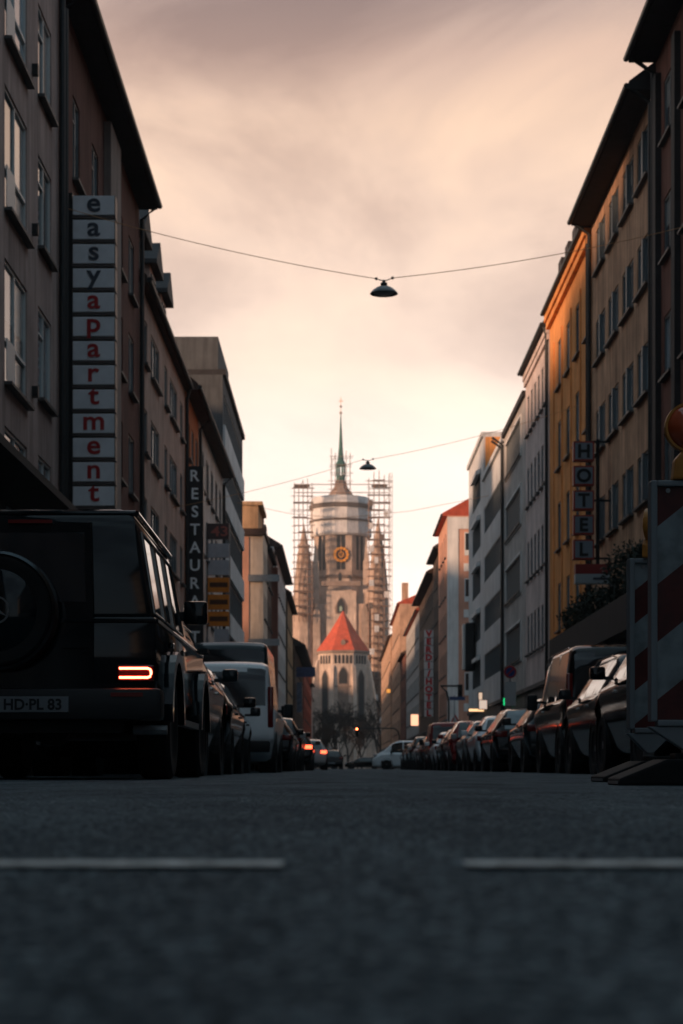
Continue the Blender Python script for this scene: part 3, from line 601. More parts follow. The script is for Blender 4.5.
# ------------------------------------------------------------------ trees and plants
M_bark = mat('bark', (.016, .012, .011), .9, var=.3); M_leafd = mat('dark_leaves', (.022, .034, .022), .7, var=.5, vscale=6, objvar=.2)
def bare_tree(label, loc, h, seed, spread=.5):
    rnd = random.Random(seed); tr = MB(); tw = MB()
    def br(p, d, l, r, lv):
        q = p + d * l * .5 + Vector((rnd.uniform(-1, 1), rnd.uniform(-1, 1), 0)) * l * .05; e = q + (d + Vector((rnd.uniform(-.2, .2), rnd.uniform(-.2, .2), rnd.uniform(0, .2)))).normalized() * l * .5
        (tr if lv < 2 else tw).tube([p, q, e], max(r, .035), 5 if lv < 3 else 3, r1=max(r * .62, .03), caps=False)
        if lv >= 6: return
        for _ in range(3 if lv < 5 else 3):
            nd = (d + Vector((rnd.uniform(-1, 1), rnd.uniform(-1, 1), rnd.uniform(-.25, .55))) * (spread + lv * .09)).normalized()
            br(e if rnd.random() < .75 else q, nd, l * rnd.uniform(.62, .82), r * .62, lv + 1)
    br(Vector((0, 0, 0)), Vector((0, 0, 1)), h * .26, h * .02, 0)
    t = thing('bare_tree', label, 'tree', loc, 0, 'bare trees in front of the church'); tr.build('trunk', M_bark, t); tw.build('crown', M_bark, t)
bare_tree('leafless dark tree in the middle before the apse', (-1.2, 415, 0), 19, 3)
bare_tree('leafless tree left of the apse, beside the last house', (-6.5, 405, 0), 15, 5)
bare_tree('leafless tree right of the apse windows', (4.6, 422, 0), 16, 8)
bare_tree('low leafless tree by the scaffold foot on the right', (8.2, 400, 0), 17, 11)
bare_tree('broad leafless tree just right of the middle one', (1.6, 408, 0), 16, 31)
bare_tree('leafless tree half behind the middle one, leaning left', (-3.6, 425, 0), 17, 41)
bare_tree('small leafless tree nearest the street, before the middle one', (-.4, 392, 0), 12, 51, .6)
bare_tree('small leafless tree nearest the street on the right', (3.4, 390, 0), 12, 61, .6)
bare_tree('small leafless tree nearest the street on the left', (-4.6, 390, 0), 12, 71, .6)
bare_tree('leafless tree close to the left edge of the square', (-9.5, 398, 0), 13, 21)

def bush(label, loc, rx, ry, rz_, n, seed, spiky=False):
    rnd = random.Random(seed); m = MB()
    for i in range(n):
        a, b = rnd.uniform(0, 6.283), math.acos(rnd.uniform(-1, 1)); rr = rnd.uniform(.35, 1) ** .5 * rnd.choice([.75, 1, 1, 1.12])
        p = Vector((math.cos(a) * math.sin(b) * rx, math.sin(a) * math.sin(b) * ry, rz_ + math.cos(b) * rz_)) * 1.0
        p = Vector((p.x * rr, p.y * rr, rz_ + (p.z - rz_) * rr))
        d = Vector((rnd.uniform(-1, 1), rnd.uniform(-1, 1), rnd.uniform(-.3, 1))).normalized() * rnd.uniform(.07, .16); w = d.cross(Vector((rnd.uniform(-1, 1), rnd.uniform(-1, 1), rnd.uniform(-1, 1)))).normalized() * .03
        m.add([p - w * .4, p + d * .5 - w, p + d, p + d * .5 + w], [(0, 1, 2, 3)])
    t = thing('potted_shrub', label, 'shrub', loc, 0, 'shrubs on the hotel canopy')
    m.build('foliage', M_leafd, t); st = MB()
    for i in range(6): st.tube([(0, 0, .2), (rnd.uniform(-.4, .4) * rx, rnd.uniform(-.4, .4) * ry, rz_ * 1.3)], .02, 4)
    st.build('stem', M_bark, t); MB().lathe([(.18, 0), (.25, .35), (.27, .35)], 14).build('pot', M_black, t, smooth=True)
bush('wide dark shrub on the hotel canopy, right under the red and grey sign box', (7.75, 55.5, 4.26), .85, .8, .62, 2600, 1)
bush('second dark shrub further out along the hotel canopy edge', (7.45, 58.0, 4.26), .6, .8, .5, 1500, 2)
bush('tall dark shrub on the canopy nearest the warning boards', (8.0, 50.6, 4.26), .85, .8, 1.0, 3000, 4)
bush('shrub on the canopy in the shade of the brown wall', (8.1, 47.6, 4.26), .8, .8, .85, 2400, 6)
t = thing('hotel_canopy', 'dark canopy over the hotel entrance carrying shrubs', 'canopy', (8.6, 43.5, 0))
MB().prism([(-1.75, 4.0), (0, 4.0), (0, 4.25), (-1.75, 4.25)], 'y', 0, 17).prism([(-1.8, 3.4), (-1.76, 3.4), (-1.76, 4.27), (-1.8, 4.27)], 'y', 0, 17).build('canopy_roof', M_soff, t)
for y in (.3, 5.5, 11, 16.5): MB().tube([(-1.6, y, .12), (-1.6, y, 4.0)], .05, 8).build('post', M_black, t)
MB().box(-1.5, -.0, -.04, 0, .13, 3.98).build('side_screen', M_framed, t)

# ------------------------------------------------------------------ signs
M_sbox = mat('sign_panel', (.70, .71, .74), .5, var=.12, vscale=2); M_sfr = mat('sign_frame', (.10, .085, .08), .5, metal=.3)
M_red = mat('red_letter', (.36, .012, .015), .5); M_slate = mat('slate_letter', (.035, .045, .065), .5)
t = thing('vertical_sign', 'tall vertical sign of thirteen white boxes spelling easyapartment', 'sign', (-6.1, 41.3, 0), 0, 'projecting signs')
for i, c in enumerate('easyapartment'):
    z = 12.87 - i * .541
    bx = MB().box(.10, 1.03, 0, .42, z - .43, z).build('letter_box', M_sbox, t, bevel=.012)
    MB().box(.08, 1.05, .03, .39, z - .49, z - .432).box(1.032, 1.05, .0, .4, z - .43, z).build('frame', M_sfr, bx)
    lz = z - .215 + (.06 if c == 't' else 0) - (.05 if c in 'py' else 0)
    text('letter', c, .60, M_slate if i < 4 else M_red, bx, (.57, -.012, lz), bold=.011, sx=1.12)
MB().box(.0, .085, .05, .37, 5.8, 12.95).build('mounting_rail', M_black, t)
t = thing('vertical_sign', 'black vertical sign with white letters reading RESTAURANT', 'sign', (-6.1, 72.35, 0), 0, 'projecting signs')
MB().box(.02, .70, 0, .3, 4.5, 11.9).build('panel', mat('black_panel', (.012, .012, .014), .4), t, bevel=.01)
M_wl = mat('white_letter', (.9, .9, .9), .5)
for i, c in enumerate('RESTAURANT'): text('letter', c, .62, M_wl, t, (.37, -.012, 11.53 - i * .70), bold=.01)
MB().box(-.0, .02, .05, .25, 4.8, 11.6).build('mounting_rail', M_black, t)
t = thing('sign_stack', 'stack of small sign boxes under a dark board reading 43, orange ones at the bottom', 'sign', (-6.1, 83.6, 0), 0, 'projecting signs')
M_ob = mat('orange_panel', (.62, .20, .015), .5, var=.15, vscale=3); M_gp = mat('grey_panel', (.36, .38, .42), .5, var=.12, vscale=3)
def zz(y): return (768.3 - y) * 83.6 / 1850 + .085
bx = MB().box(.03, 1.02, 0, .25, zz(539), zz(523.5)).build('number_board', mat('dark_board', (.06, .04, .04), .4), t); text('number', '43', .62, mat('dull_red', (.36, .10, .08), .5), bx, (.58, -.012, zz(531.2)), bold=.01, sx=1.3)
for a, c, m in ((543.5, 557.5, M_gp), (560, 575, M_gp), (577.5, 592, M_ob), (594.5, 609.5, M_ob), (611.5, 626, M_ob)):
    bx = MB().box(.05, 1.02, 0, .22, zz(c), zz(a)).build('sign_box', m, t, bevel=.01)
    if m is M_ob: MB().box(.14, .95, -.012, -.003, zz((a + c) / 2 + 2.4), zz((a + c) / 2 - 2.4)).build('dark_plate', mat('dark_plate', (.07, .025, .01), .6), bx)
MB().box(.35, 1.0, 0, .2, zz(644), zz(629)).build('sign_box', M_gp, t)
MB().tube([(.02, .1, 1), (.02, .1, 11.2)], .05, 8).tube([(1.05, .1, 5.6), (1.05, .1, 11.1)], .025, 6).build('pole', M_steel, t)
def hz_(y): return (768.3 - y) * 59 / 1850 + .085
t = thing('vertical_sign', 'vertical sign of five dark boxes with red frames reading HOTEL', 'sign', (7.4, 59, 0), 0, 'projecting signs')
M_hp = mat('hotel_panel', (.17, .21, .25), .4); M_hf = mat('hotel_red_frame', (.30, .03, .02), .5)
for i, (c, a, e) in enumerate(zip('HOTEL', (441.3, 465.7, 490.3, 515, 539.5), (460.7, 485.3, 509.8, 534.3, 559.3))):
    bx = MB().box(0, .66, 0, .35, hz_(e), hz_(a)).build('letter_box', M_hf, t, bevel=.01)
    MB().box(.05, .61, -.008, .0, hz_(e) + .05, hz_(a) - .05).build('panel', M_hp, bx); text('letter', c, .58, M_ink, bx, (.33, -.02, (hz_(e) + hz_(a)) / 2), bold=.02)
MB().tube([(.79, .15, 6.3), (.79, .15, 10.6)], .06, 8).build('pole', M_black, t)
for y in (441, 500, 558): MB().box(.5, 1.2, .12, .2, hz_(y) - .03, hz_(y) + .03).build('bracket', M_black, t)
bx = MB().box(.06, 1.17, -.02, .35, hz_(583.5), hz_(574)).build('lower_sign', mat('pale_grey_sign', (.30, .34, .36), .5), t, bevel=.01)
MB().box(.06, 1.17, -.02, .35, hz_(573.8), hz_(564)).build('lower_sign', mat('dark_red_sign', (.22, .02, .018), .5), t, bevel=.01)
MB().box(.62, 1.08, -.03, -.021, hz_(580), hz_(577.5)).build('small_lettering', M_slate, bx)
t = thing('vertical_sign', 'narrow vertical sign with red letters reading VERDI HOTEL far down the right side', 'sign', (7.4, 165.2, 0), 0, 'projecting signs')
def vz(y): return (768.3 - y) * 165.2 / 1850 + .085
M_vp = mat('verdi_panel', (.85, .78, .75), .5); M_vr = mat('verdi_red', (.75, .015, .02), .5)
for i, c in enumerate('VERDI/HOTEL'):
    a = 630 + i * 7.95; inv = i > 5
    bx = MB().box(0, .8, 0, .3, vz(a + 7.2), vz(a)).build('letter_box', M_vp, t)
    text('letter', c, .72, M_vr, bx, (.4, -.015, vz(a + 3.6)), bold=.04, sx=1.1)
MB().box(.8, 1.05, .05, .2, vz(715), vz(632)).build('mounting_rail', M_black, t)
t = thing('box_sign', 'tall dark box sign with a pale edge on the corner of the pale grey office', 'sign', (7.75, 118, 6.3), 0, 'projecting signs')
MB().box(.16, .8, 0, 1.1, 0, 3.1).build('sign_body', M_black, t, bevel=.12); MB().box(0, .155, .1, 1.0, .1, 3.0).build('sign_edge', mat('pale_edge', (.6, .6, .58), .4), t, bevel=.04)
t = thing('street_sign', 'blue sign board projecting from a house far down the left side', 'sign', (-5.1, 205, 0))
MB().box(.05, 2.2, 0, .15, 10.2, 11.3).build('board', mat('blue_board', (.06, .08, .17), .5, var=.5, vscale=3), t); MB().box(.15, .7, 0, .12, 6.3, 9.6).build('banner', mat('blue_banner', (.16, .18, .24), .5, var=.5, vscale=2), t)
MB().box(-.1, .06, .03, .1, 10.6, 10.8).build('bracket', M_black, t)

def lit(name, label, loc, sx, sz, c, e, cat='light'):
    t = thing(name, label, cat, loc)
    MB().box(-sx / 2 - .04, sx / 2 + .04, .0, .16, -sz / 2 - .04, sz / 2 + .04).build('housing', M_black, t)
    MB().box(-sx / 2, sx / 2, -.03, -.003, -sz / 2, sz / 2).build('lit_panel', mat('lit_' + str(label[:18]), c, .4, emis=c, estr=e), t); return t
lit('lit_sign', 'warm white lit sign box far down the right pavement', (7.9, 199.9, 5.3), .8, 1.2, (1, .5, .3), 1.2)
lit('lit_sign', 'long warm strip light over the shopfront behind the parked estate', (8.2, 111.8, 3.6), 1.0, .16, (1, .6, .3), 1.1)
lit('lit_sign', 'pale shop lantern sign left of the strip light', (8.15, 106.5, 3.75), .45, .5, (.9, .68, .55), .55)
lit('lit_sign', 'dim cream wall lantern above the shop signs', (8.3, 110.5, 4.3), .2, .6, (1, .7, .5), .55)
t = lit('lit_sign', 'small green glowing sign beside the no-stopping sign', (8.3, 93.5, 3.45), .22, .36, (.02, .8, .25), .9)

# ------------------------------------------------------------------ street lamps on span wires
M_wire = mat('span_wire', (.5, .26, .12), .5, metal=.3)
M_lamp = mat('lamp_enamel', (.02, .026, .026), .35, coat=.4)
def hanging_lamp(label, x, d, z, zl, zr, xl=-6.1, xr=8.6, wide=.31):
    t = thing('hanging_street_lamp', label, 'street lamp', (x, d, z), 0, 'street lamps hung over the road')
    sh = MB().lathe([(.02, .175), (.09, .17), (.17, .135), (.25, .075), (wide - .01, .02), (wide, 0), (wide - .02, .0), (wide - .06, .04)], 36).build('lamp_shade', M_lamp, t, smooth=True)
    MB().lathe([(.02, -.02), (.16, -.005), (.24, .022), (.25, .03)], 24).build('diffuser', mat('lamp_glass', (.35, .33, .3), .3), t, smooth=True)
    MB().lathe([(.035, .165), (.075, .20), (.075, .235), (.03, .27), (.045, .29), (.02, .31)], 18).build('lamp_neck', M_lamp, t, smooth=True)
    hk = MB().tube([(-.17, 0, .33), (-.06, 0, .30), (0, 0, .29), (.06, 0, .30), (.19, 0, .35)], .012, 6)
    hk.build('hanger', M_lamp, t)
    for xx, z2 in ((-.17, .335), (.19, .352)): MB().lathe([(.005, -.035), (.03, -.02), (.035, 0), (.03, .02), (.005, .035)], 10, (xx, 0, z2)).build('insulator', M_lamp, t, smooth=True)
    def wire(a, b, sag):
        pts = []
        for i in range(25):
            u = i / 24; p = Vector(a).lerp(Vector(b), u); p.z -= sag * 4 * u * (1 - u); pts.append(p)
        return pts
    w = MB().tube(wire((xl - x, 0, zl - z), (-.17, 0, .335), .12), .008, 6).tube(wire((.19, 0, .352), (xr - x, 0, zr - z), .16), .008, 6)
    w.build('span_wire', M_wire, t)
hanging_lamp('dark dome lamp hanging large in the middle of the sky', .94, 41, 10.6, 12.5, 12.35)
hanging_lamp('smaller dark dome lamp hanging right above the church spire base', .95, 66.8, 10.9, 9.5, 13.2)
t = thing('span_wire', 'thin wire crossing the gap left of the tower with no lamp', 'wire', (0, 108, 0))
MB().tube([(-6.1, 0, 15.6), (-3, 0, 14.95), (0, 0, 14.7), (4, 0, 15.1), (8.6, 0, 16)], .012, 5).build('wire', M_wire, t)

# ------------------------------------------------------------------ vehicles
def smooth1(keys, y):
    def lin(q):
        if q <= keys[0][0]: return keys[0][1]
        for (a, va), (b, vb) in zip(keys, keys[1:]):
            if q <= b: return va + (vb - va) * (q - a) / max(b - a, 1e-6)
        return keys[-1][1]
    return lin
CARK = {
 'hatch': dict(L=4.2, W=1.8, H=1.48, top=[(0, .62), (.05, .80), (.10, .97), (.38, 1.30), (.55, 1.42), (.95, 1.475), (1.8, 1.48), (2.45, 1.40), (3.15, 1.02), (3.3, .98), (3.95, .80), (4.12, .66), (4.2, .5)],
               belt=[(0, .92), (.5, .97), (3.2, .90), (4.2, .6)], wt=.58, rw=.32, ax=(.78, 3.38), win=[(.55, 1.05), (1.12, 1.85), (1.92, 2.62)]),
 'estate': dict(L=4.6, W=1.82, H=1.50, top=[(0, .60), (.05, .82), (.10, .98), (.32, 1.30), (.48, 1.43), (.9, 1.48), (2.2, 1.5), (2.85, 1.40), (3.5, 1.03), (3.65, 1.0), (4.35, .80), (4.52, .66), (4.6, .5)],
               belt=[(0, .93), (.5, .97), (3.6, .92), (4.6, .6)], wt=.58, rw=.33, ax=(.85, 3.72), win=[(.5, 1.25), (1.32, 2.15), (2.22, 2.95)]),
 'suv': dict(L=4.55, W=1.86, H=1.68, top=[(0, .7), (.05, .95), (.09, 1.08), (.34, 1.50), (.5, 1.63), (.95, 1.68), (2.2, 1.68), (2.8, 1.58), (3.45, 1.16), (3.6, 1.12), (4.3, .98), (4.48, .8), (4.55, .6)],
               belt=[(0, 1.03), (.5, 1.08), (3.5, 1.04), (4.55, .7)], wt=.62, rw=.36, ax=(.88, 3.65), win=[(.5, 1.15), (1.22, 2.05), (2.12, 2.9)]),
 'van': dict(L=4.95, W=1.98, H=1.97, top=[(0, .7), (.035, 1.0), (.06, 1.3), (.10, 1.7), (.17, 1.9), (.4, 1.96), (3.0, 1.97), (3.5, 1.86), (4.2, 1.27), (4.35, 1.2), (4.78, 1.0), (4.9, .75), (4.95, .5)],
               belt=[(0, 1.12), (3.6, 1.12), (4.3, 1.06), (4.95, .7)], wt=.83, rw=.34, ax=(.95, 3.95), win=[(.35, 1.5), (1.65, 2.75), (2.9, 3.65)]),
 'bigvan': dict(L=5.95, W=2.0, H=2.72, top=[(0, .8), (.03, 1.2), (.05, 1.7), (.08, 2.3), (.14, 2.62), (.35, 2.71), (4.2, 2.72), (4.6, 2.45), (5.15, 1.5), (5.3, 1.3), (5.75, 1.05), (5.9, .8), (5.95, .5)],
               belt=[(0, 1.35), (4.4, 1.35), (5.2, 1.2), (5.95, .8)], wt=.86, rw=.35, ax=(1.0, 4.95), win=[(3.6, 4.6)]),
}
import bmesh
PAINTS = {}
def paint(key, c, rough=.22, metal=.3):
    return mat('car_paint_' + key, c, min(rough, .07), metal=0, spec=.30, coat=0, var=.0)
def ring_of(x0, cy, cz, r0, r1, w, n=28):
    pass
def car(kind, label, cat, x_side, d, color, side='L', name='parked_car', rot=0, lit=False, glass=None, paintm=None, group='cars parked along the kerbs', H=None, scale=(1, 1, 1), centre=None, plate=True, drop_nr=False, chrome=False, rearglass=True):
    K = CARK[kind]; L, W, H0 = K['L'], K['W'], K['H']; w2 = W / 2
    top = smooth1(K['top'], 0); belt = smooth1(K['belt'], 0)
    ys = [0, .02, .035, .05, .06, .075, .09, .105, .125, .15, .18, .22, .27, .33, .4]; y = .48
    while y < L - .2: ys.append(y); y += .085
    ys += [L - .16, L - .12, L - .08, L - .05, L - .02, L]
    wr = K['wt']
    def sm(f, y, b=.05): return (f(y - b) + f(y) * 2 + f(y + b)) / 4 if .3 < y < L - .3 else f(y)
    rows = []
    isvan = kind in ('van', 'bigvan')
    for y in ys:
        zt = sm(top, y, .12 if y > .6 else .03); zb = min(sm(belt, y), zt - .015); zf = .20 + (.16 * (1 - min(1, y / .5))) + (.06 * max(0, (y - L + .5) / .5))
        e0 = max(0, 1 - y / .35); e1 = max(0, (y - (L - .7)) / .7)
        w = w2 * (1 - (.05 if isvan else .10) * e0 ** 2 - .22 * e1 ** 2)
        gh = min(1, max(0, (zt - zb) / (H0 - zb - .02)))          # how much greenhouse stands over the belt here
        rw_ = (w * .86) * (1 - gh) + (wr * (w / w2)) * gh
        key = [(0, zf), (w * .78, zf), (w * .875, zf + .05), (w * .895, zf + .16), (w * .94, zf + .45 * (zb - zf)), (w, zb - .10), (w * .985, zb - .03), (w * .93, zb + .02 * gh)]
        gz0, gz1 = zb + .02 * gh, zt - .10 * gh - .01
        for q in (.25, .5, .75, 1.0):
            key.append((w * .93 + (rw_ * 1.0 - w * .93) * q ** 1.15, gz0 + (gz1 - gz0) * q))
        key += [(rw_ * .96, zt - .045 * gh - .004), (rw_ * .86, zt - .018 * gh), (rw_ * .55, zt - .002), (rw_ * .25, zt + .004), (0, zt + .006)]
        rows.append(key)
    nk = len(rows[0]); bm = bmesh.new(); V = []
    full = []
    for r in rows: full.append(r + [(-x, z) for (x, z) in r[-2:0:-1]])
    m = len(full[0])
    for y, r in zip(ys, full): V.append([bm.verts.new((x, y, z)) for x, z in r])
    for i in range(len(ys) - 1):
        for j in range(m):
            j2 = (j + 1) % m
            bm.faces.new((V[i][j], V[i][j2], V[i+1][j2], V[i+1][j]))
    bm.faces.new(V[0][::-1]); bm.faces.new(V[-1])
    bmesh.ops.recalc_face_normals(bm, faces=bm.faces); bm.normal_update()
    gl = {'side_window': [], 'rear_window': [], 'windscreen': []}; kill = []
    for f in bm.faces:
        c = f.calc_center_median(); n = f.normal; ax_ = abs(c.x)
        tz = top(c.y); bz = belt(c.y)
        inw = False
        for ay in K['ax']:
            if math.hypot(c.y - ay, c.z - K['rw']) < K['rw'] + .055 and ax_ > w2 - .28 : kill.append(f); inw = True; break
        if inw or len(f.verts) > 4: continue
        if abs(n.x) > .55 and bz + .05 < c.z < tz - .12 and any(a < c.y < b for a, b in K['win']): gl['side_window'].append(f)
        elif n.y < -.25 and c.y < .62 and c.z > max(bz, 1.0 if isvan else .9) + .05 and c.z < H0 - (.17 if isvan else .10) and ax_ < wr * (.92 if not isvan else .9): gl['rear_window'].append(f)
        elif n.y > .28 and c.y > L * .5 and c.z > bz + .06 and c.z < H0 - .07 and ax_ < w2 * .80: gl['windscreen'].append(f)
    def facemesh(fs, nm, mt):
        idx = {}; vs = []; ff = []
        for f in fs:
            t_ = []
            for v in f.verts:
                if v not in idx: idx[v] = len(vs); vs.append(tuple(v.co))
                t_.append(idx[v])
            ff.append(t_)
        me = bpy.data.meshes.new(nm); me.from_pydata(vs, [], ff); me.materials.append(mt); me.polygons.foreach_set('use_smooth', [True] * len(ff)); return me
    root = thing(name, label, cat, (0, 0, 0), 0, group)
    gm = glass or M_glassd; pm = paintm or color
    if not rearglass: gl['rear_window'] = []
    L_s = [f for f in gl['side_window'] if f.calc_center_median().x < 0]; R_s = [f for f in gl['side_window'] if f.calc_center_median().x > 0]
    for nm, fs in (('side_window', L_s), ('side_window', R_s), ('rear_window', gl['rear_window']), ('windscreen', gl['windscreen'])):
        if fs: link(nm, facemesh(fs, nm, gm), root)
    used = set(kill); [used.update(v) for v in gl.values()]
    body = link('body', facemesh([f for f in bm.faces if f not in used], 'body', pm), root); bm.free()
    rw = K['rw']
    if 'wheel' + kind not in WCACHE:
        ty = MB().lathe([(rw * .62, .02), (rw * .66, 0), (rw * .94, .0), (rw, .03), (rw, .18), (rw * .94, .21), (rw * .6, .21)], 32, axis='x').mesh('tyre', M_rubber, True)
        ri = MB().lathe([(rw * .60, .03), (rw * .64, .015), (rw * .64, .12), (rw * .2, .12)], 28, axis='x')
        for k in range(5):
            a = R(72 * k); ca, sa = math.cos(a), math.sin(a); p = []
            for (q, s_) in ((.05, -.04), (.62, -.025), (.62, .025), (.05, .04)): p.append(((q * rw) * ca - s_ * sa, (q * rw) * sa + s_ * ca))
            ri.add([(.03, y_, z_) for y_, z_ in p] + [(.07, y_, z_) for y_, z_ in p], [(0, 1, 2, 3), (7, 6, 5, 4), (0, 4, 5, 1), (1, 5, 6, 2), (2, 6, 7, 3), (3, 7, 4, 0)])
        ri.lathe([(rw * .14, .02), (rw * .14, .1)], 12, axis='x'); WCACHE['wheel' + kind] = (ty, ri.mesh('rim', M_rim))
        ln_ = MB().lathe([(rw + .065, .0), (rw + .085, .0), (rw + .085, .30), (.05, .31)], 28, axis='x', cap0=False).mesh('wheel_arch', M_black); WCACHE['arch' + kind] = ln_
    ty, ri = WCACHE['wheel' + kind]
    for ay in K['ax']:
        for sx in (-1, 1):
            a_ = link('wheel_arch', WCACHE['arch' + kind], root, (sx * (w2 - .035), ay, rw)); a_.scale = (-sx, 1, 1)
            wh = link('wheel', ty, root, (sx * (w2 - .045), ay, rw)); wh.scale = (-sx, 1, 1); link('rim', ri, wh)
    # lamps, plate, mirrors, bumper, handles
    tz = {'hatch': .86, 'estate': .87, 'suv': 1.0, 'van': 1.15, 'bigvan': 1.0}[kind]
    for sx in (-1, 1):
        if isvan: tl = MB().box(sx * (w2 - .165), sx * (w2 - .06), -.005, .10, tz - .36, tz + .36)
        else: tl = MB().box(sx * (w2 - .34), sx * (w2 - .055), .03, .22, tz - .07, tz + .07)
        on = lit in (True, 'right') and (sx == 1 or lit is True)
        tl.build('tail_light', M_redon if on else M_redoff, root, bevel=.025, smooth=True)
        MB().box(sx * (w2 - .42), sx * (w2 - .14), L - .34, L - .06 if not isvan else L - .08, tz - .25, tz - .10).build('headlight', M_head, root, bevel=.03, smooth=True)
        my = K['win'][-1][1] - .05; mz = belt(my) + .07
        mr_ = MB().box(sx * (w2 + .02), sx * (w2 + .20), my - .06, my + .07, mz - .02 - (.12 if isvan else 0), mz + .13).build('mirror', M_black if isvan else pm, root, bevel=.035, smooth=True)
        MB().box(sx * (w2 - .08), sx * (w2 + .04), my - .01, my + .04, mz - .02, mz + .02).build('mirror_arm', M_black, mr_)
        for hy in ([1.25, 2.2] if not isvan else [2.9]): MB().box(sx * (w2 - .01), sx * (w2 + .022), hy, hy + .16, belt(hy) - .13, belt(hy) - .10).build('door_handle', M_chrome if chrome else pm, root, bevel=.006)
    MB().box(-w2 * .88, w2 * .88, -.035, .12, .36, .56).build('rear_bumper', pm if not isvan else M_black, root, bevel=.035, smooth=True)
    if plate: MB().box(-.26, .26, -.05, -.037, .42 if not isvan else .6, .53 if not isvan else .71).build('number_plate', M_plate, root)
    if chrome:
        for sx in (-1, 1):
            pts = []
            for yy in [a * .1 for a in range(int(K['win'][0][0] * 10) , int(K['win'][-1][1] * 10) + 1)]:
                zt_ = top(yy); pts.append((sx * (wr + .012), yy, zt_ - .05))
            MB().tube(pts, .012, 5).build('roof_rail', M_chrome, root)
    if H: scale = (1, 1, H / H0)
    root.scale = scale
    if centre: root.location = (centre[0], centre[1], 0)
    else: root.location = (x_side - w2 if side == 'L' else x_side + w2, d, 0)
    root.rotation_euler = (0, 0, rot); return root
# uniform scale instead of a changed height only, where asked for
P_blk = paint('black', (.003, .0045, .006)); P_blue = paint('petrol', (.008, .022, .028)); P_gry = paint('graphite', (.014, .019, .023)); P_sil = paint('silver', (.36, .37, .37), .3, .6)
P_wht = mat('car_paint_white', (.78, .82, .84), .3, coat=.8, var=.06); P_red = paint('red', (.22, .012, .012), .25, .1); P_dkt = paint('dark_teal', (.02, .035, .04), .3)
# left row
car('suv', 'dark blue-grey SUV parked directly ahead of the boxy off-roader', 'car', -1.42, 18.9, P_gry, paintm=P_blue, chrome=True)
car('hatch', 'dark hatchback, second car ahead of the boxy off-roader', 'car', -1.45, 24.4, P_blk)
car('hatch', 'small dark car parked right behind the white van', 'car', -1.52, 29.0, P_gry, scale=(.95, .92, 1))
car('van', 'white panel van with a dark rear window in the left row', 'van', -1.17, 33.4, P_wht, name='parked_van', H=2.04)
car('bigvan', 'tall dark high-roof van parked in front of the white van', 'van', -1.45, 39.3, P_dkt, name='parked_van', rearglass=True, H=2.80)
car('hatch', 'black hatchback ahead of the tall dark van', 'car', -1.2, 46.4, P_blk)
car('estate', 'silver grey estate half hidden ahead of the black hatchback on the left', 'car', -1.25, 51.6, P_sil)
car('suv', 'dark SUV two cars beyond the tall dark van', 'car', -1.2, 57.2, P_blk)
car('estate', 'dark estate with one red tail light glowing in the left row', 'car', -1.02, 68.0, P_blk, lit='right')
car('hatch', 'silver hatchback with glowing tail lights pulling out on the left', 'car', 0, 88, P_sil, name='moving_car', centre=(-1.55, 88), lit='right', group=None)
car('estate', 'low black car far ahead, just right of the silver hatchback', 'car', 0, 135, P_blk, name='moving_car', centre=(-.75, 140), group=None)
# right row
car('suv', 'black SUV nearest the striped warning boards', 'car', 3.12, 18.9, P_blk, side='R', chrome=True, H=1.72)
car('suv', 'dark compact car second from the warning boards with a bright roof edge', 'car', 3.36, 24.1, P_gry, side='R', chrome=True, H=1.66)
car('van', 'tall black minivan in the right row', 'van', 3.5, 29.3, P_blk, side='R', name='parked_van', chrome=True, H=2.08)
car('hatch', 'dark small car with a red tail lamp in front of the black minivan', 'car', 3.5, 35.4, P_gry, side='R', chrome=True)
car('estate', 'black estate with a wide rear window in the middle of the right row', 'car', 3.45, 42.2, P_blk, side='R', glass=M_glass)
car('hatch', 'white hatchback ahead of the black estate', 'car', 3.45, 47.8, P_wht, side='R')
car('estate', 'silver estate with a bright roof in the right row', 'car', 3.5, 53.0, P_sil, side='R', chrome=True)
car('suv', 'dark red SUV in the right row', 'car', 3.4, 58.5, P_red, side='R', H=1.62)
car('hatch', 'petrol blue hatchback ahead of the dark red SUV', 'car', 3.45, 64.2, P_blue, side='R')
car('hatch', 'white hatchback just behind the red van', 'car', 3.45, 69.6, P_wht, side='R')
car('van', 'red van further down the right row', 'van', 3.5, 75.0, P_red, side='R', name='parked_van')
car('estate', 'black estate beyond the red van', 'car', 3.4, 81.0, P_blk, side='R')
car('hatch', 'pale silver hatchback beyond the red van', 'car', 3.4, 86.8, P_sil, side='R')
car('suv', 'black SUV far down the right row', 'car', 3.4, 92.2, P_blk, side='R')
car('hatch', 'graphite small car far down the right row', 'car', 3.4, 98.0, P_gry, side='R')
car('estate', 'dark estate parked last before the turning white van', 'car', 3.4, 103.6, P_blk, side='R')
car('van', 'white van turning out across the road, seen from its side', 'van', 0, 127, P_wht, name='moving_van', centre=(7.1, 126), rot=R(82), group=None)
car('estate', 'dark car parked crosswise at the end of the street, left one', 'car', 0, 230, P_blk, centre=(5.0, 232), rot=R(90), group='cars across the street end')
car('hatch', 'dark car parked crosswise at the end of the street, right one', 'car', 0, 230, P_gry, centre=(10.0, 234), rot=R(90), group='cars across the street end')
car('hatch', 'dark car across the street end beside the left kerb', 'car', 0, 230, P_gry, centre=(-.2, 236), rot=R(90), group='cars across the street end')

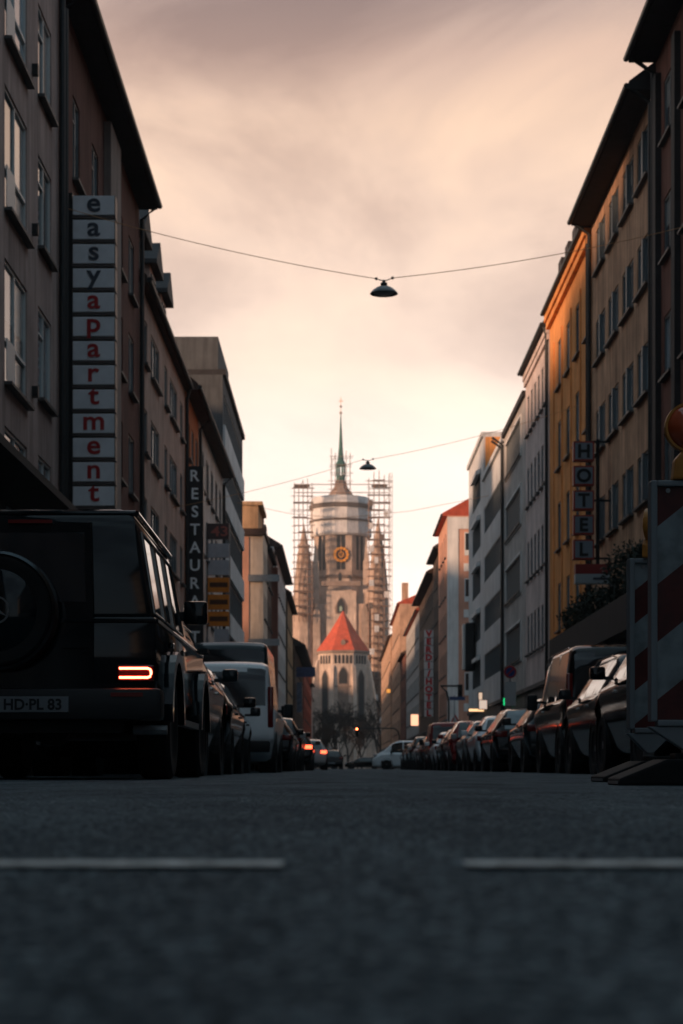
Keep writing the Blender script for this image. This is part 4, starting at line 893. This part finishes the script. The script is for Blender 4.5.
# boxy off-roader, nearest car on the left (local origin: rear face centre on the ground)
G = thing('parked_off_roader', 'black boxy off-roader with rear spare wheel, one glowing tail light and plate HD PL 83', 'car', (-2.22, 13.4, 0), 0, 'cars parked along the kerbs')
PG = paint('off_roader', (.004, .008, .011), .2)
def taper(mb_name, m, zs, parent=G, bev=.04, smooth=True):
    """stack of rectangular rings: (z, half width, y rear, y front)"""
    b_ = MB(); k = []
    for (z, w, a, c) in zs: b_.v += [(-w, a, z), (w, a, z), (w, c, z), (-w, c, z)]
    for i in range(len(zs) - 1):
        for j in range(4): b_.f.append((4*i + j, 4*i + (j+1) % 4, 4*i + 4 + (j+1) % 4, 4*i + 4 + j))
    b_.f.append((3, 2, 1, 0)); n = 4 * (len(zs) - 1); b_.f.append((n, n+1, n+2, n+3)); return b_.build(mb_name, m, parent, smooth=smooth, bevel=bev)
taper('lower_body', PG, [(.50, .80, .05, 4.45), (.62, .875, .0, 4.5), (1.13, .88, .0, 4.5), (1.16, .865, .01, 4.4)], bev=.025)
taper('greenhouse', PG, [(1.15, .845, .02, 3.15), (1.80, .735, .075, 2.75), (1.90, .70, .10, 2.65), (1.945, .60, .2, 2.5)], bev=.035)
taper('hood', PG, [(1.13, .70, 3.0, 4.42), (1.20, .66, 3.0, 4.38)], bev=.02)
MB().tube([(-.715, .12, 1.905), (.715, .12, 1.905)], .022, 8).tube([(.725, .10, 1.90), (.725, 2.72, 1.885)], .022, 8).tube([(-.725, .10, 1.90), (-.725, 2.72, 1.885)], .022, 8).build('roof_gutter', PG, G, smooth=True)
MB().box(-.885, .885, -.012, .0, 1.115, 1.145).box(.866, .893, .02, 4.4, 1.115, 1.145).box(-.893, -.866, .02, 4.4, 1.115, 1.145).build('waist_moulding', PG, G, bevel=.005)
# rear door with window, seams, hinges, handle
rd = MB().prism([(-.62, .62), (.43, .62), (.43, 1.14), (.405, 1.84), (-.60, 1.84), (-.62, 1.14)], 'y', -.004, .06)
rd.v = [(x, y + max(0, z - 1.15) * .088, z) for x, y, z in rd.v]; rd = rd.build('rear_door', PG, G, bevel=.008)
rwn = MB().prism([(-.50, 1.26), (.37, 1.26), (.35, 1.76), (-.48, 1.76)], 'y', -.012, .0); rwn.v = [(x, y + max(0, z - 1.15) * .088, z) for x, y, z in rwn.v]; rwn.build('window', M_glassd, rd, bevel=.004)
MB().box(-.2, .12, .03, .055, 1.825, 1.85).build('brake_light', M_redoff, rd); MB().box(.20, .40, -.035, -.006, .93, .97).box(.33, .40, -.03, -.006, .90, 1.0).build('handle', PG, rd, bevel=.006)
for z in (.82, 1.05, 1.5): MB().box(-.68, -.60, -.03, .05, z, z + .09).build('hinge', PG, rd)
# spare wheel with cover ring and star emblem
sw = MB().lathe([(.20, -.20), (.29, -.235), (.37, -.235), (.395, -.21), (.40, -.05), (.37, -.03), (.1, -.03)], 48, (-.235, 0, 1.185), 'y').build('spare_wheel', M_rubber, G, smooth=True)
MB().lathe([(.375, -.20), (.395, -.235), (.415, -.22), (.42, -.08), (.405, -.08), (.40, -.2)], 48, (-.235, 0, 1.185), 'y').build('cover_ring', M_chrome and mat('dark_steel_ring', (.05, .06, .065), .25, metal=.9), sw, smooth=True)
MB().lathe([(.01, -.245), (.27, -.243), (.30, -.225), (.30, -.2)], 40, (-.235, 0, 1.185), 'y').build('cover_plate', PG, sw, smooth=True)
em = MB().lathe([(.085, -.262), (.097, -.262), (.097, -.246), (.085, -.246), (.085, -.262)], 32, (-.235, 0, 1.185), 'y')
for k in range(3):
    a = R(90 + 120 * k); p = [(math.cos(a) * .088, math.sin(a) * .088), (math.cos(a + R(60)) * .016, math.sin(a + R(60)) * .016), (math.cos(a + math.pi) * .0, 0), (math.cos(a - R(60)) * .016, math.sin(a - R(60)) * .016)]
    em.prism([(-.235 + q[0], 1.185 + q[1]) for q in p], 'y', -.262, -.246)
em.build('emblem', mat('dull_chrome', (.16, .17, .18), .35, metal=.9), sw)
MB().box(-.30, -.17, -.05, .02, 1.1, 1.27).build('mount', M_black, sw)
# tail lights, one glowing
for sx in (-1, 1):
    h = MB().box(sx * .60, sx * .865, -.035, .0, .70, .815).build('tail_light', mat('dark_red_lens', (.05, .004, .004), .12, coat=1), G, bevel=.012)
    pts = [(sx * .615, -.04, .79)] + [(sx * .82, -.04, .79), (sx * .838, -.04, .782), (sx * .845, -.04, .765), (sx * .845, -.04, .75), (sx * .838, -.04, .733), (sx * .82, -.04, .725), (sx * .615, -.04, .725)]
    MB().tube(pts, .0095, 6).build('light_strip', mat('lit_strip', (.6, .05, .03), .3, emis=(1, .13, .06), estr=11) if sx > 0 else M_redoff, h)
rb = MB().box(-.93, .93, -.17, .10, .42, .645).build('rear_bumper', mat('bumper_black', (.008, .011, .014), .45), G, bevel=.035, smooth=True)
for sx in (-1, 1): MB().box(sx * .57, sx * .80, -.178, -.168, .585, .612).build('reflector', M_redoff, rb)
pl = MB().box(-.27, .27, -.192, -.172, .475, .585).build('number_plate', M_plate, G, bevel=.004)
text('lettering', 'HD·PL 83', .105, M_ink, pl, (.015, -.194, .53), depth=.003, bold=.003, sx=1.0)
# flares, wheels, sides
wt_, wr_ = MB().lathe([(.22, .02), (.25, 0), (.36, .0), (.39, .03), (.39, .22), (.36, .25), (.2, .25)], 40, axis='x').mesh('tyre', M_rubber, True), MB().lathe([(.22, .04), (.25, .02), (.25, .14), (.06, .14)], 28, axis='x').lathe([(.07, .03), (.07, .13)], 12, axis='x').mesh('rim', M_rim)
for wy in (.85, 3.7):
    for sx in (-1, 1):
        wh = link('wheel', wt_, G, (sx * .93, wy, .39)); wh.scale = (-sx, 1, 1); link('rim', wr_, wh)
        fl = MB()
        for i in range(13):
            a0, a1 = R(180 * i / 13 ), R(180 * (i + 1) / 13)
            c0, s0, c1, s1 = math.cos(a0), math.sin(a0), math.cos(a1), math.sin(a1)
            ri_, ro = .46, .56
            pp = [(wy + c0 * ri_, .42 + s0 * ri_), (wy + c1 * ri_, .42 + s1 * ri_), (wy + c1 * ro, .42 + s1 * (ro - .02)), (wy + c0 * ro, .42 + s0 * (ro - .02))]
            fl.prism(pp, 'x', sx * .84, sx * .972)
        fl.build('wheel_flare', PG, G)
for sx in (-1, 1):
    for (a, c) in ((.18, .95), (1.05, 1.75), (1.85, 2.6)):
        def SX(z): return .845 + (z - 1.15) * (.735 - .845) / .65
        z0, z1 = 1.20, 1.78; a2, c2 = a + (.03 if a < .5 else 0), c - (.12 if c > 2.5 else 0)
        g_ = MB().add([(sx * (SX(z0) + .006), a, z0), (sx * (SX(z0) + .006), c, z0), (sx * (SX(z1) + .006), c2, z1), (sx * (SX(z1) + .006), a2, z1)], [(0, 1, 2, 3)]).build('side_window', M_glassd, G)
        MB().tube([(sx * (SX(z0) + .012), a, z0), (sx * (SX(z1) + .012), a2, z1)], .011, 5).tube([(sx * (SX(z0) + .012), c, z0), (sx * (SX(z1) + .012), c2, z1)], .011, 5).tube([(sx * (SX(z1) + .012), a2, z1), (sx * (SX(z1) + .012), c2, z1)], .009, 5).tube([(sx * (SX(z0) + .012), a, z0), (sx * (SX(z0) + .012), c, z0)], .009, 5).build('window_trim', mat('window_trim', (.22, .21, .2), .22, metal=.9), g_)
    mr_ = MB().box(sx * .84, sx * 1.05, 2.72, 2.82, 1.31, 1.51).build('mirror', PG, G, bevel=.03, smooth=True); MB().box(sx * .78, sx * .86, 2.75, 2.8, 1.34, 1.42).build('mirror_arm', M_black, mr_)
    MB().box(sx * .88, sx * .95, 1.5, 3.1, .42, .47).build('side_step', M_steel, G)
    MB().box(sx * .62, sx * .95, 4.1, 4.4, 1.155, 1.19).build('indicator', M_black, G)
    for yy in (1.0, 1.95): MB().box(sx * .885, sx * .91, yy, yy + .14, 1.0, 1.04).build('door_handle', PG, G, bevel=.006)
MB().box(-.6, .6, .3, 4.2, .34, .52).build('chassis', M_black, G); MB().tube([(-.75, .85, .39), (.75, .85, .39)], .05, 8).lathe([(.02, .74), (.14, .78), (.14, .92), (.02, .96)], 14, (0, 0, .39), 'y').build('axle', M_black, G)
MB().tube([(.68, .3, .36), (.93, .75 - .45, .36)], .035, 8).build('exhaust', M_steel, G)
MB().box(-.55, .55, 4.46, 4.52, .75, 1.1).build('grille', M_black, G)

G.scale = (1, 1, 1.022)
# ------------------------------------------------------------------ warning boards on the right
def stripes(w, h):
    m = bpy.data.materials.new('warning_stripes_%d' % int(w * 100)); m.use_nodes = True; t = m.node_tree; b = t.nodes['Principled BSDF']; lk = t.links.new
    co = t.nodes.new('ShaderNodeTexCoord'); se = t.nodes.new('ShaderNodeSeparateXYZ'); lk(co.outputs['Object'], se.inputs[0])
    k = t.nodes.new('ShaderNodeMath'); k.operation = 'MULTIPLY_ADD'; lk(se.outputs['X'], k.inputs[0]); k.inputs[1].default_value = -.8
    ps = t.nodes.new('ShaderNodeMath'); ps.operation = 'ADD'; lk(se.outputs['Z'], ps.inputs[0]); ps.inputs[1].default_value = .22; lk(ps.outputs[0], k.inputs[2])
    s = t.nodes.new('ShaderNodeMath'); s.operation = 'MULTIPLY'; lk(k.outputs[0], s.inputs[0]); s.inputs[1].default_value = 1 / (.58 if w > .3 else .42)
    fr = t.nodes.new('ShaderNodeMath'); fr.operation = 'FRACT'; lk(s.outputs[0], fr.inputs[0])
    gt = t.nodes.new('ShaderNodeMath'); gt.operation = 'GREATER_THAN'; lk(fr.outputs[0], gt.inputs[0]); gt.inputs[1].default_value = .5
    mx_ = t.nodes.new('ShaderNodeMix'); mx_.data_type = 'RGBA'; lk(gt.outputs[0], mx_.inputs[0]); mx_.inputs[6].default_value = (.085, .009, .008, 1); mx_.inputs[7].default_value = (.24, .29, .31, 1)
    nn = t.nodes.new('ShaderNodeTexNoise'); nn.inputs['Scale'].default_value = 9; nn.inputs['Detail'].default_value = 8; lk(co.outputs['Object'], nn.inputs[0])
    rr_ = ramp(t, [(.35, (.62, .62, .62)), (.6, (1, 1, 1))]); lk(nn.outputs[0], rr_.inputs[0])
    mu_ = t.nodes.new('ShaderNodeMix'); mu_.data_type = 'RGBA'; mu_.blend_type = 'MULTIPLY'; mu_.inputs[0].default_value = 1; lk(mx_.outputs[2], mu_.inputs[6]); lk(rr_.outputs[0], mu_.inputs[7])
    lk(mu_.outputs[2], b.inputs['Base Color']); b.inputs['Roughness'].default_value = .45; return m
M_lens = mat('orange_lens', (.45, .07, .02), .2, coat=1); M_lcase = mat('lamp_case', (.50, .20, .03), .45, var=.2, vscale=10)
M_edge = mat('board_edge', (.20, .23, .25), .5)
def board(label, x, d, w, h, z0, rz, lamp_r, lrz=0):
    t = thing('warning_board', label, 'warning board', (x, d, 0), rz, 'striped roadworks boards')
    MB().box(.035, w - .035, -.005, .04, 0, h - .03).build('striped_panel', stripes(w, h), t, loc=(0, 0, z0))
    MB().box(0, .034, -.03, .06, z0 - .01, z0 + h).box(w - .034, w, -.03, .06, z0 - .01, z0 + h).box(.034, w - .034, -.03, .06, z0 + h - .03, z0 + h).box(.034, w - .034, -.03, .06, z0 - .035, z0 - .002).build('frame', M_edge, t, bevel=.008)
    MB().prism([(-.01, z0 - .036), (w + .01, z0 - .036), (w * .5 + .02, z0 - .16), (w * .5 - .02, z0 - .16)], 'y', -.02, .05).build('pointed_foot', M_edge, t, bevel=.005)
    MB().box(w / 2 - .03, w / 2 + .03, .0, .05, .08, z0 - .05).build('stem', M_steel, t)
    MB().lathe([(.012, -.012), (.012, -.008)], 8, (.09, 0, z0 + h - .05), 'y').build('bolt', M_steel, t)
    c = thing('warning_lamp', 'orange warning lamp on top of the ' + label.split(',')[0], 'warning lamp', (x + (w / 2) * math.cos(rz), d + (w / 2) * math.sin(rz), z0 + h), rz + lrz, 'lamps on the warning boards')
    r = lamp_r
    MB().prism([(-r * .72, .003), (r * .72, .003), (r * .62, r * .85), (r * .3, r * 1.2), (-r * .3, r * 1.2), (-r * .62, r * .85)], 'y', -r * .35, r * .35).build('battery_case', M_lcase, c, bevel=.012)
    zc = r * 2.15
    ln = MB()
    prof = [(.005, -r * .58), (r * .45, -r * .52), (r * .75, -r * .36), (r * .9, -r * .14), (r * .92, 0)]
    ln.lathe(prof, 32, (0, 0, zc), 'y').build('lens', M_lens, c, smooth=True)
    MB().lathe([(r * .90, -.02), (r, -.02), (r * 1.0, .02), (r * .9, .02), (r * .90, -.02)], 32, (0, 0, zc), 'y').build('lens_ring', M_lcase, c)
    MB().lathe([(.005, r * .4), (r * .6, r * .34), (r * .9, .021), (r * .9, .0)], 24, (0, 0, zc), 'y').build('back_shell', M_lcase, c, smooth=True)
board('large red and white striped board, cut by the right edge', 1.55, 9.3, .40, 1.2, .33, R(2), .125)
board('narrow red and white striped board, standing behind the large one', 1.80, 11.6, .27, 1.06, .34, R(6), .10, R(62))
def base(label, x, d, w, l, rz):
    t = thing('rubber_base', label, 'base', (x, d, 0), rz, 'bases of the warning boards')
    MB().prism([(0, 0), (w, 0), (w, .075), (w * .72, .13), (w * .3, .13), (0, .035)], 'y', 0, l).build('foot_plate', M_rubber, t, bevel=.012)
    MB().box(w * .38, w * .62, l * .3, l * .7, .131, .16).build('socket', M_rubber, t, bevel=.006); MB().box(-.004, .0, .05, l - .05, .008, .022).build('reflective_edge', M_steel, t)
base('black rubber foot under the large striped board', 1.36, 9.05, .78, .42, 0)
base('black rubber foot under the narrow striped board', 1.60, 11.25, .80, .42, R(4))

# ------------------------------------------------------------------ road signs and signals
t = thing('road_sign', 'round no-stopping sign with a white plate below on a pole', 'road sign', (5.9 + .12, 66, .12))
MB().tube([(0, .05, 0), (0, .05, 3.75)], .035, 8).build('pole', M_steel, t)
rs = MB().lathe([(.01, 0), (.215, 0), (.225, .01), (.225, .02), (.01, .02)], 32, (0, -.02, 3.4), 'y').build('sign_disc', mat('sign_red', (.35, .02, .02), .5), t)
MB().lathe([(.01, -.004), (.16, -.004), (.16, -.001), (.01, -.001)], 28, (0, -.02, 3.4), 'y').build('blue_field', mat('sign_blue', (.02, .04, .18), .5), rs)
b2 = MB().box(-.025, .025, -.03, -.026, -.2, .2); c_ = Matrix.Rotation(R(45), 4, 'Y'); b2.v = [tuple(c_ @ Vector(v) + Vector((0, 0, 3.4))) for v in b2.v]; b2.build('red_bar', mat('sign_red', (0, 0, 0)), rs)
MB().box(-.2, .2, -.02, 0, 2.2, 3.05).build('plate', mat('sign_white', (.45, .46, .46), .5), t)
def signal(label, loc, h, arm, lit_i, loc_sx=-1, colr=(1, .16, .05)):
    t = thing('traffic_light', label, 'traffic light', loc, 0, 'traffic lights')
    MB().tube([(0, 0, 0), (0, 0, h * .8), (loc_sx * .15, 0, h * .93), (loc_sx * .6, 0, h), (loc_sx * arm, 0, h)], .07, 8).build('mast', M_black, t)
    hd = MB().box(loc_sx * arm - .17, loc_sx * arm + .17, -.2, .12, h - .95, h + .1).build('signal_head', M_black, t, bevel=.04)
    for i in range(3):
        z = h - .09 - i * .33; on = i == lit_i
        MB().lathe([(.01, -.225), (.07, -.22), (.105, -.204)], 18, (loc_sx * arm, 0, z), 'y').build('lens', mat('signal_on', colr, .3, emis=colr, estr=14) if on else M_black, hd)
        MB().lathe([(.13, -.36), (.14, -.36), (.14, -.2), (.13, -.2), (.13, -.36)], 16, (loc_sx * arm, 0, z), 'y').build('hood', M_black, hd)
signal('dark traffic light on a curved mast before the salmon corner house', (7.6, 131, .02), 5.9, -.8, 9, -1)
signal('red traffic light glowing over the road in front of the church', (6.4, 205, .12), 4.4, 4.7, 0, -1)
t = thing('street_name_sign', 'blue street name sign on a post by the corner', 'sign', (7.9, 129.5, 0))
MB().tube([(0, .05, 0), (0, .05, 5.2)], .04, 6).build('post', M_steel, t); MB().box(-.35, .75, 0, .03, 4.85, 5.1).build('plate', mat('name_blue', (.03, .06, .16), .5), t)
t = thing('road_sign', 'small white triangle sign with a red rim by the corner', 'road sign', (8.2, 133.5, 0))
MB().tube([(0, .05, 0), (0, .05, 3.9)], .035, 6).build('post', M_steel, t); MB().prism([(-.45, 3.2), (.45, 3.2), (0, 4.0)], 'y', -.02, 0).build('rim', mat('sign_red', (0, 0, 0)), t); MB().prism([(-.27, 3.3), (.27, 3.3), (0, 3.78)], 'y', -.03, -.022).build('field', mat('sign_white', (0, 0, 0)), t)
t = thing('lamp_post', 'slim white lamp post far down on the left pavement', 'lamp post', (-4.6, 290, 0))
MB().tube([(0, 0, 0), (0, 0, 12.8)], .12, 8, r1=.08).build('post', mat('white_post', (.55, .55, .55), .5), t); MB().lathe([(.5, 12.8), (.3, 13.3), (.05, 13.5)], 16).build('lamp_head', M_black, t)
t = lit('lit_sign', 'small orange light at the foot of the ochre house on the right', (7.6, 299.5, 12.6), .6, .6, (1, .4, .08), .7)
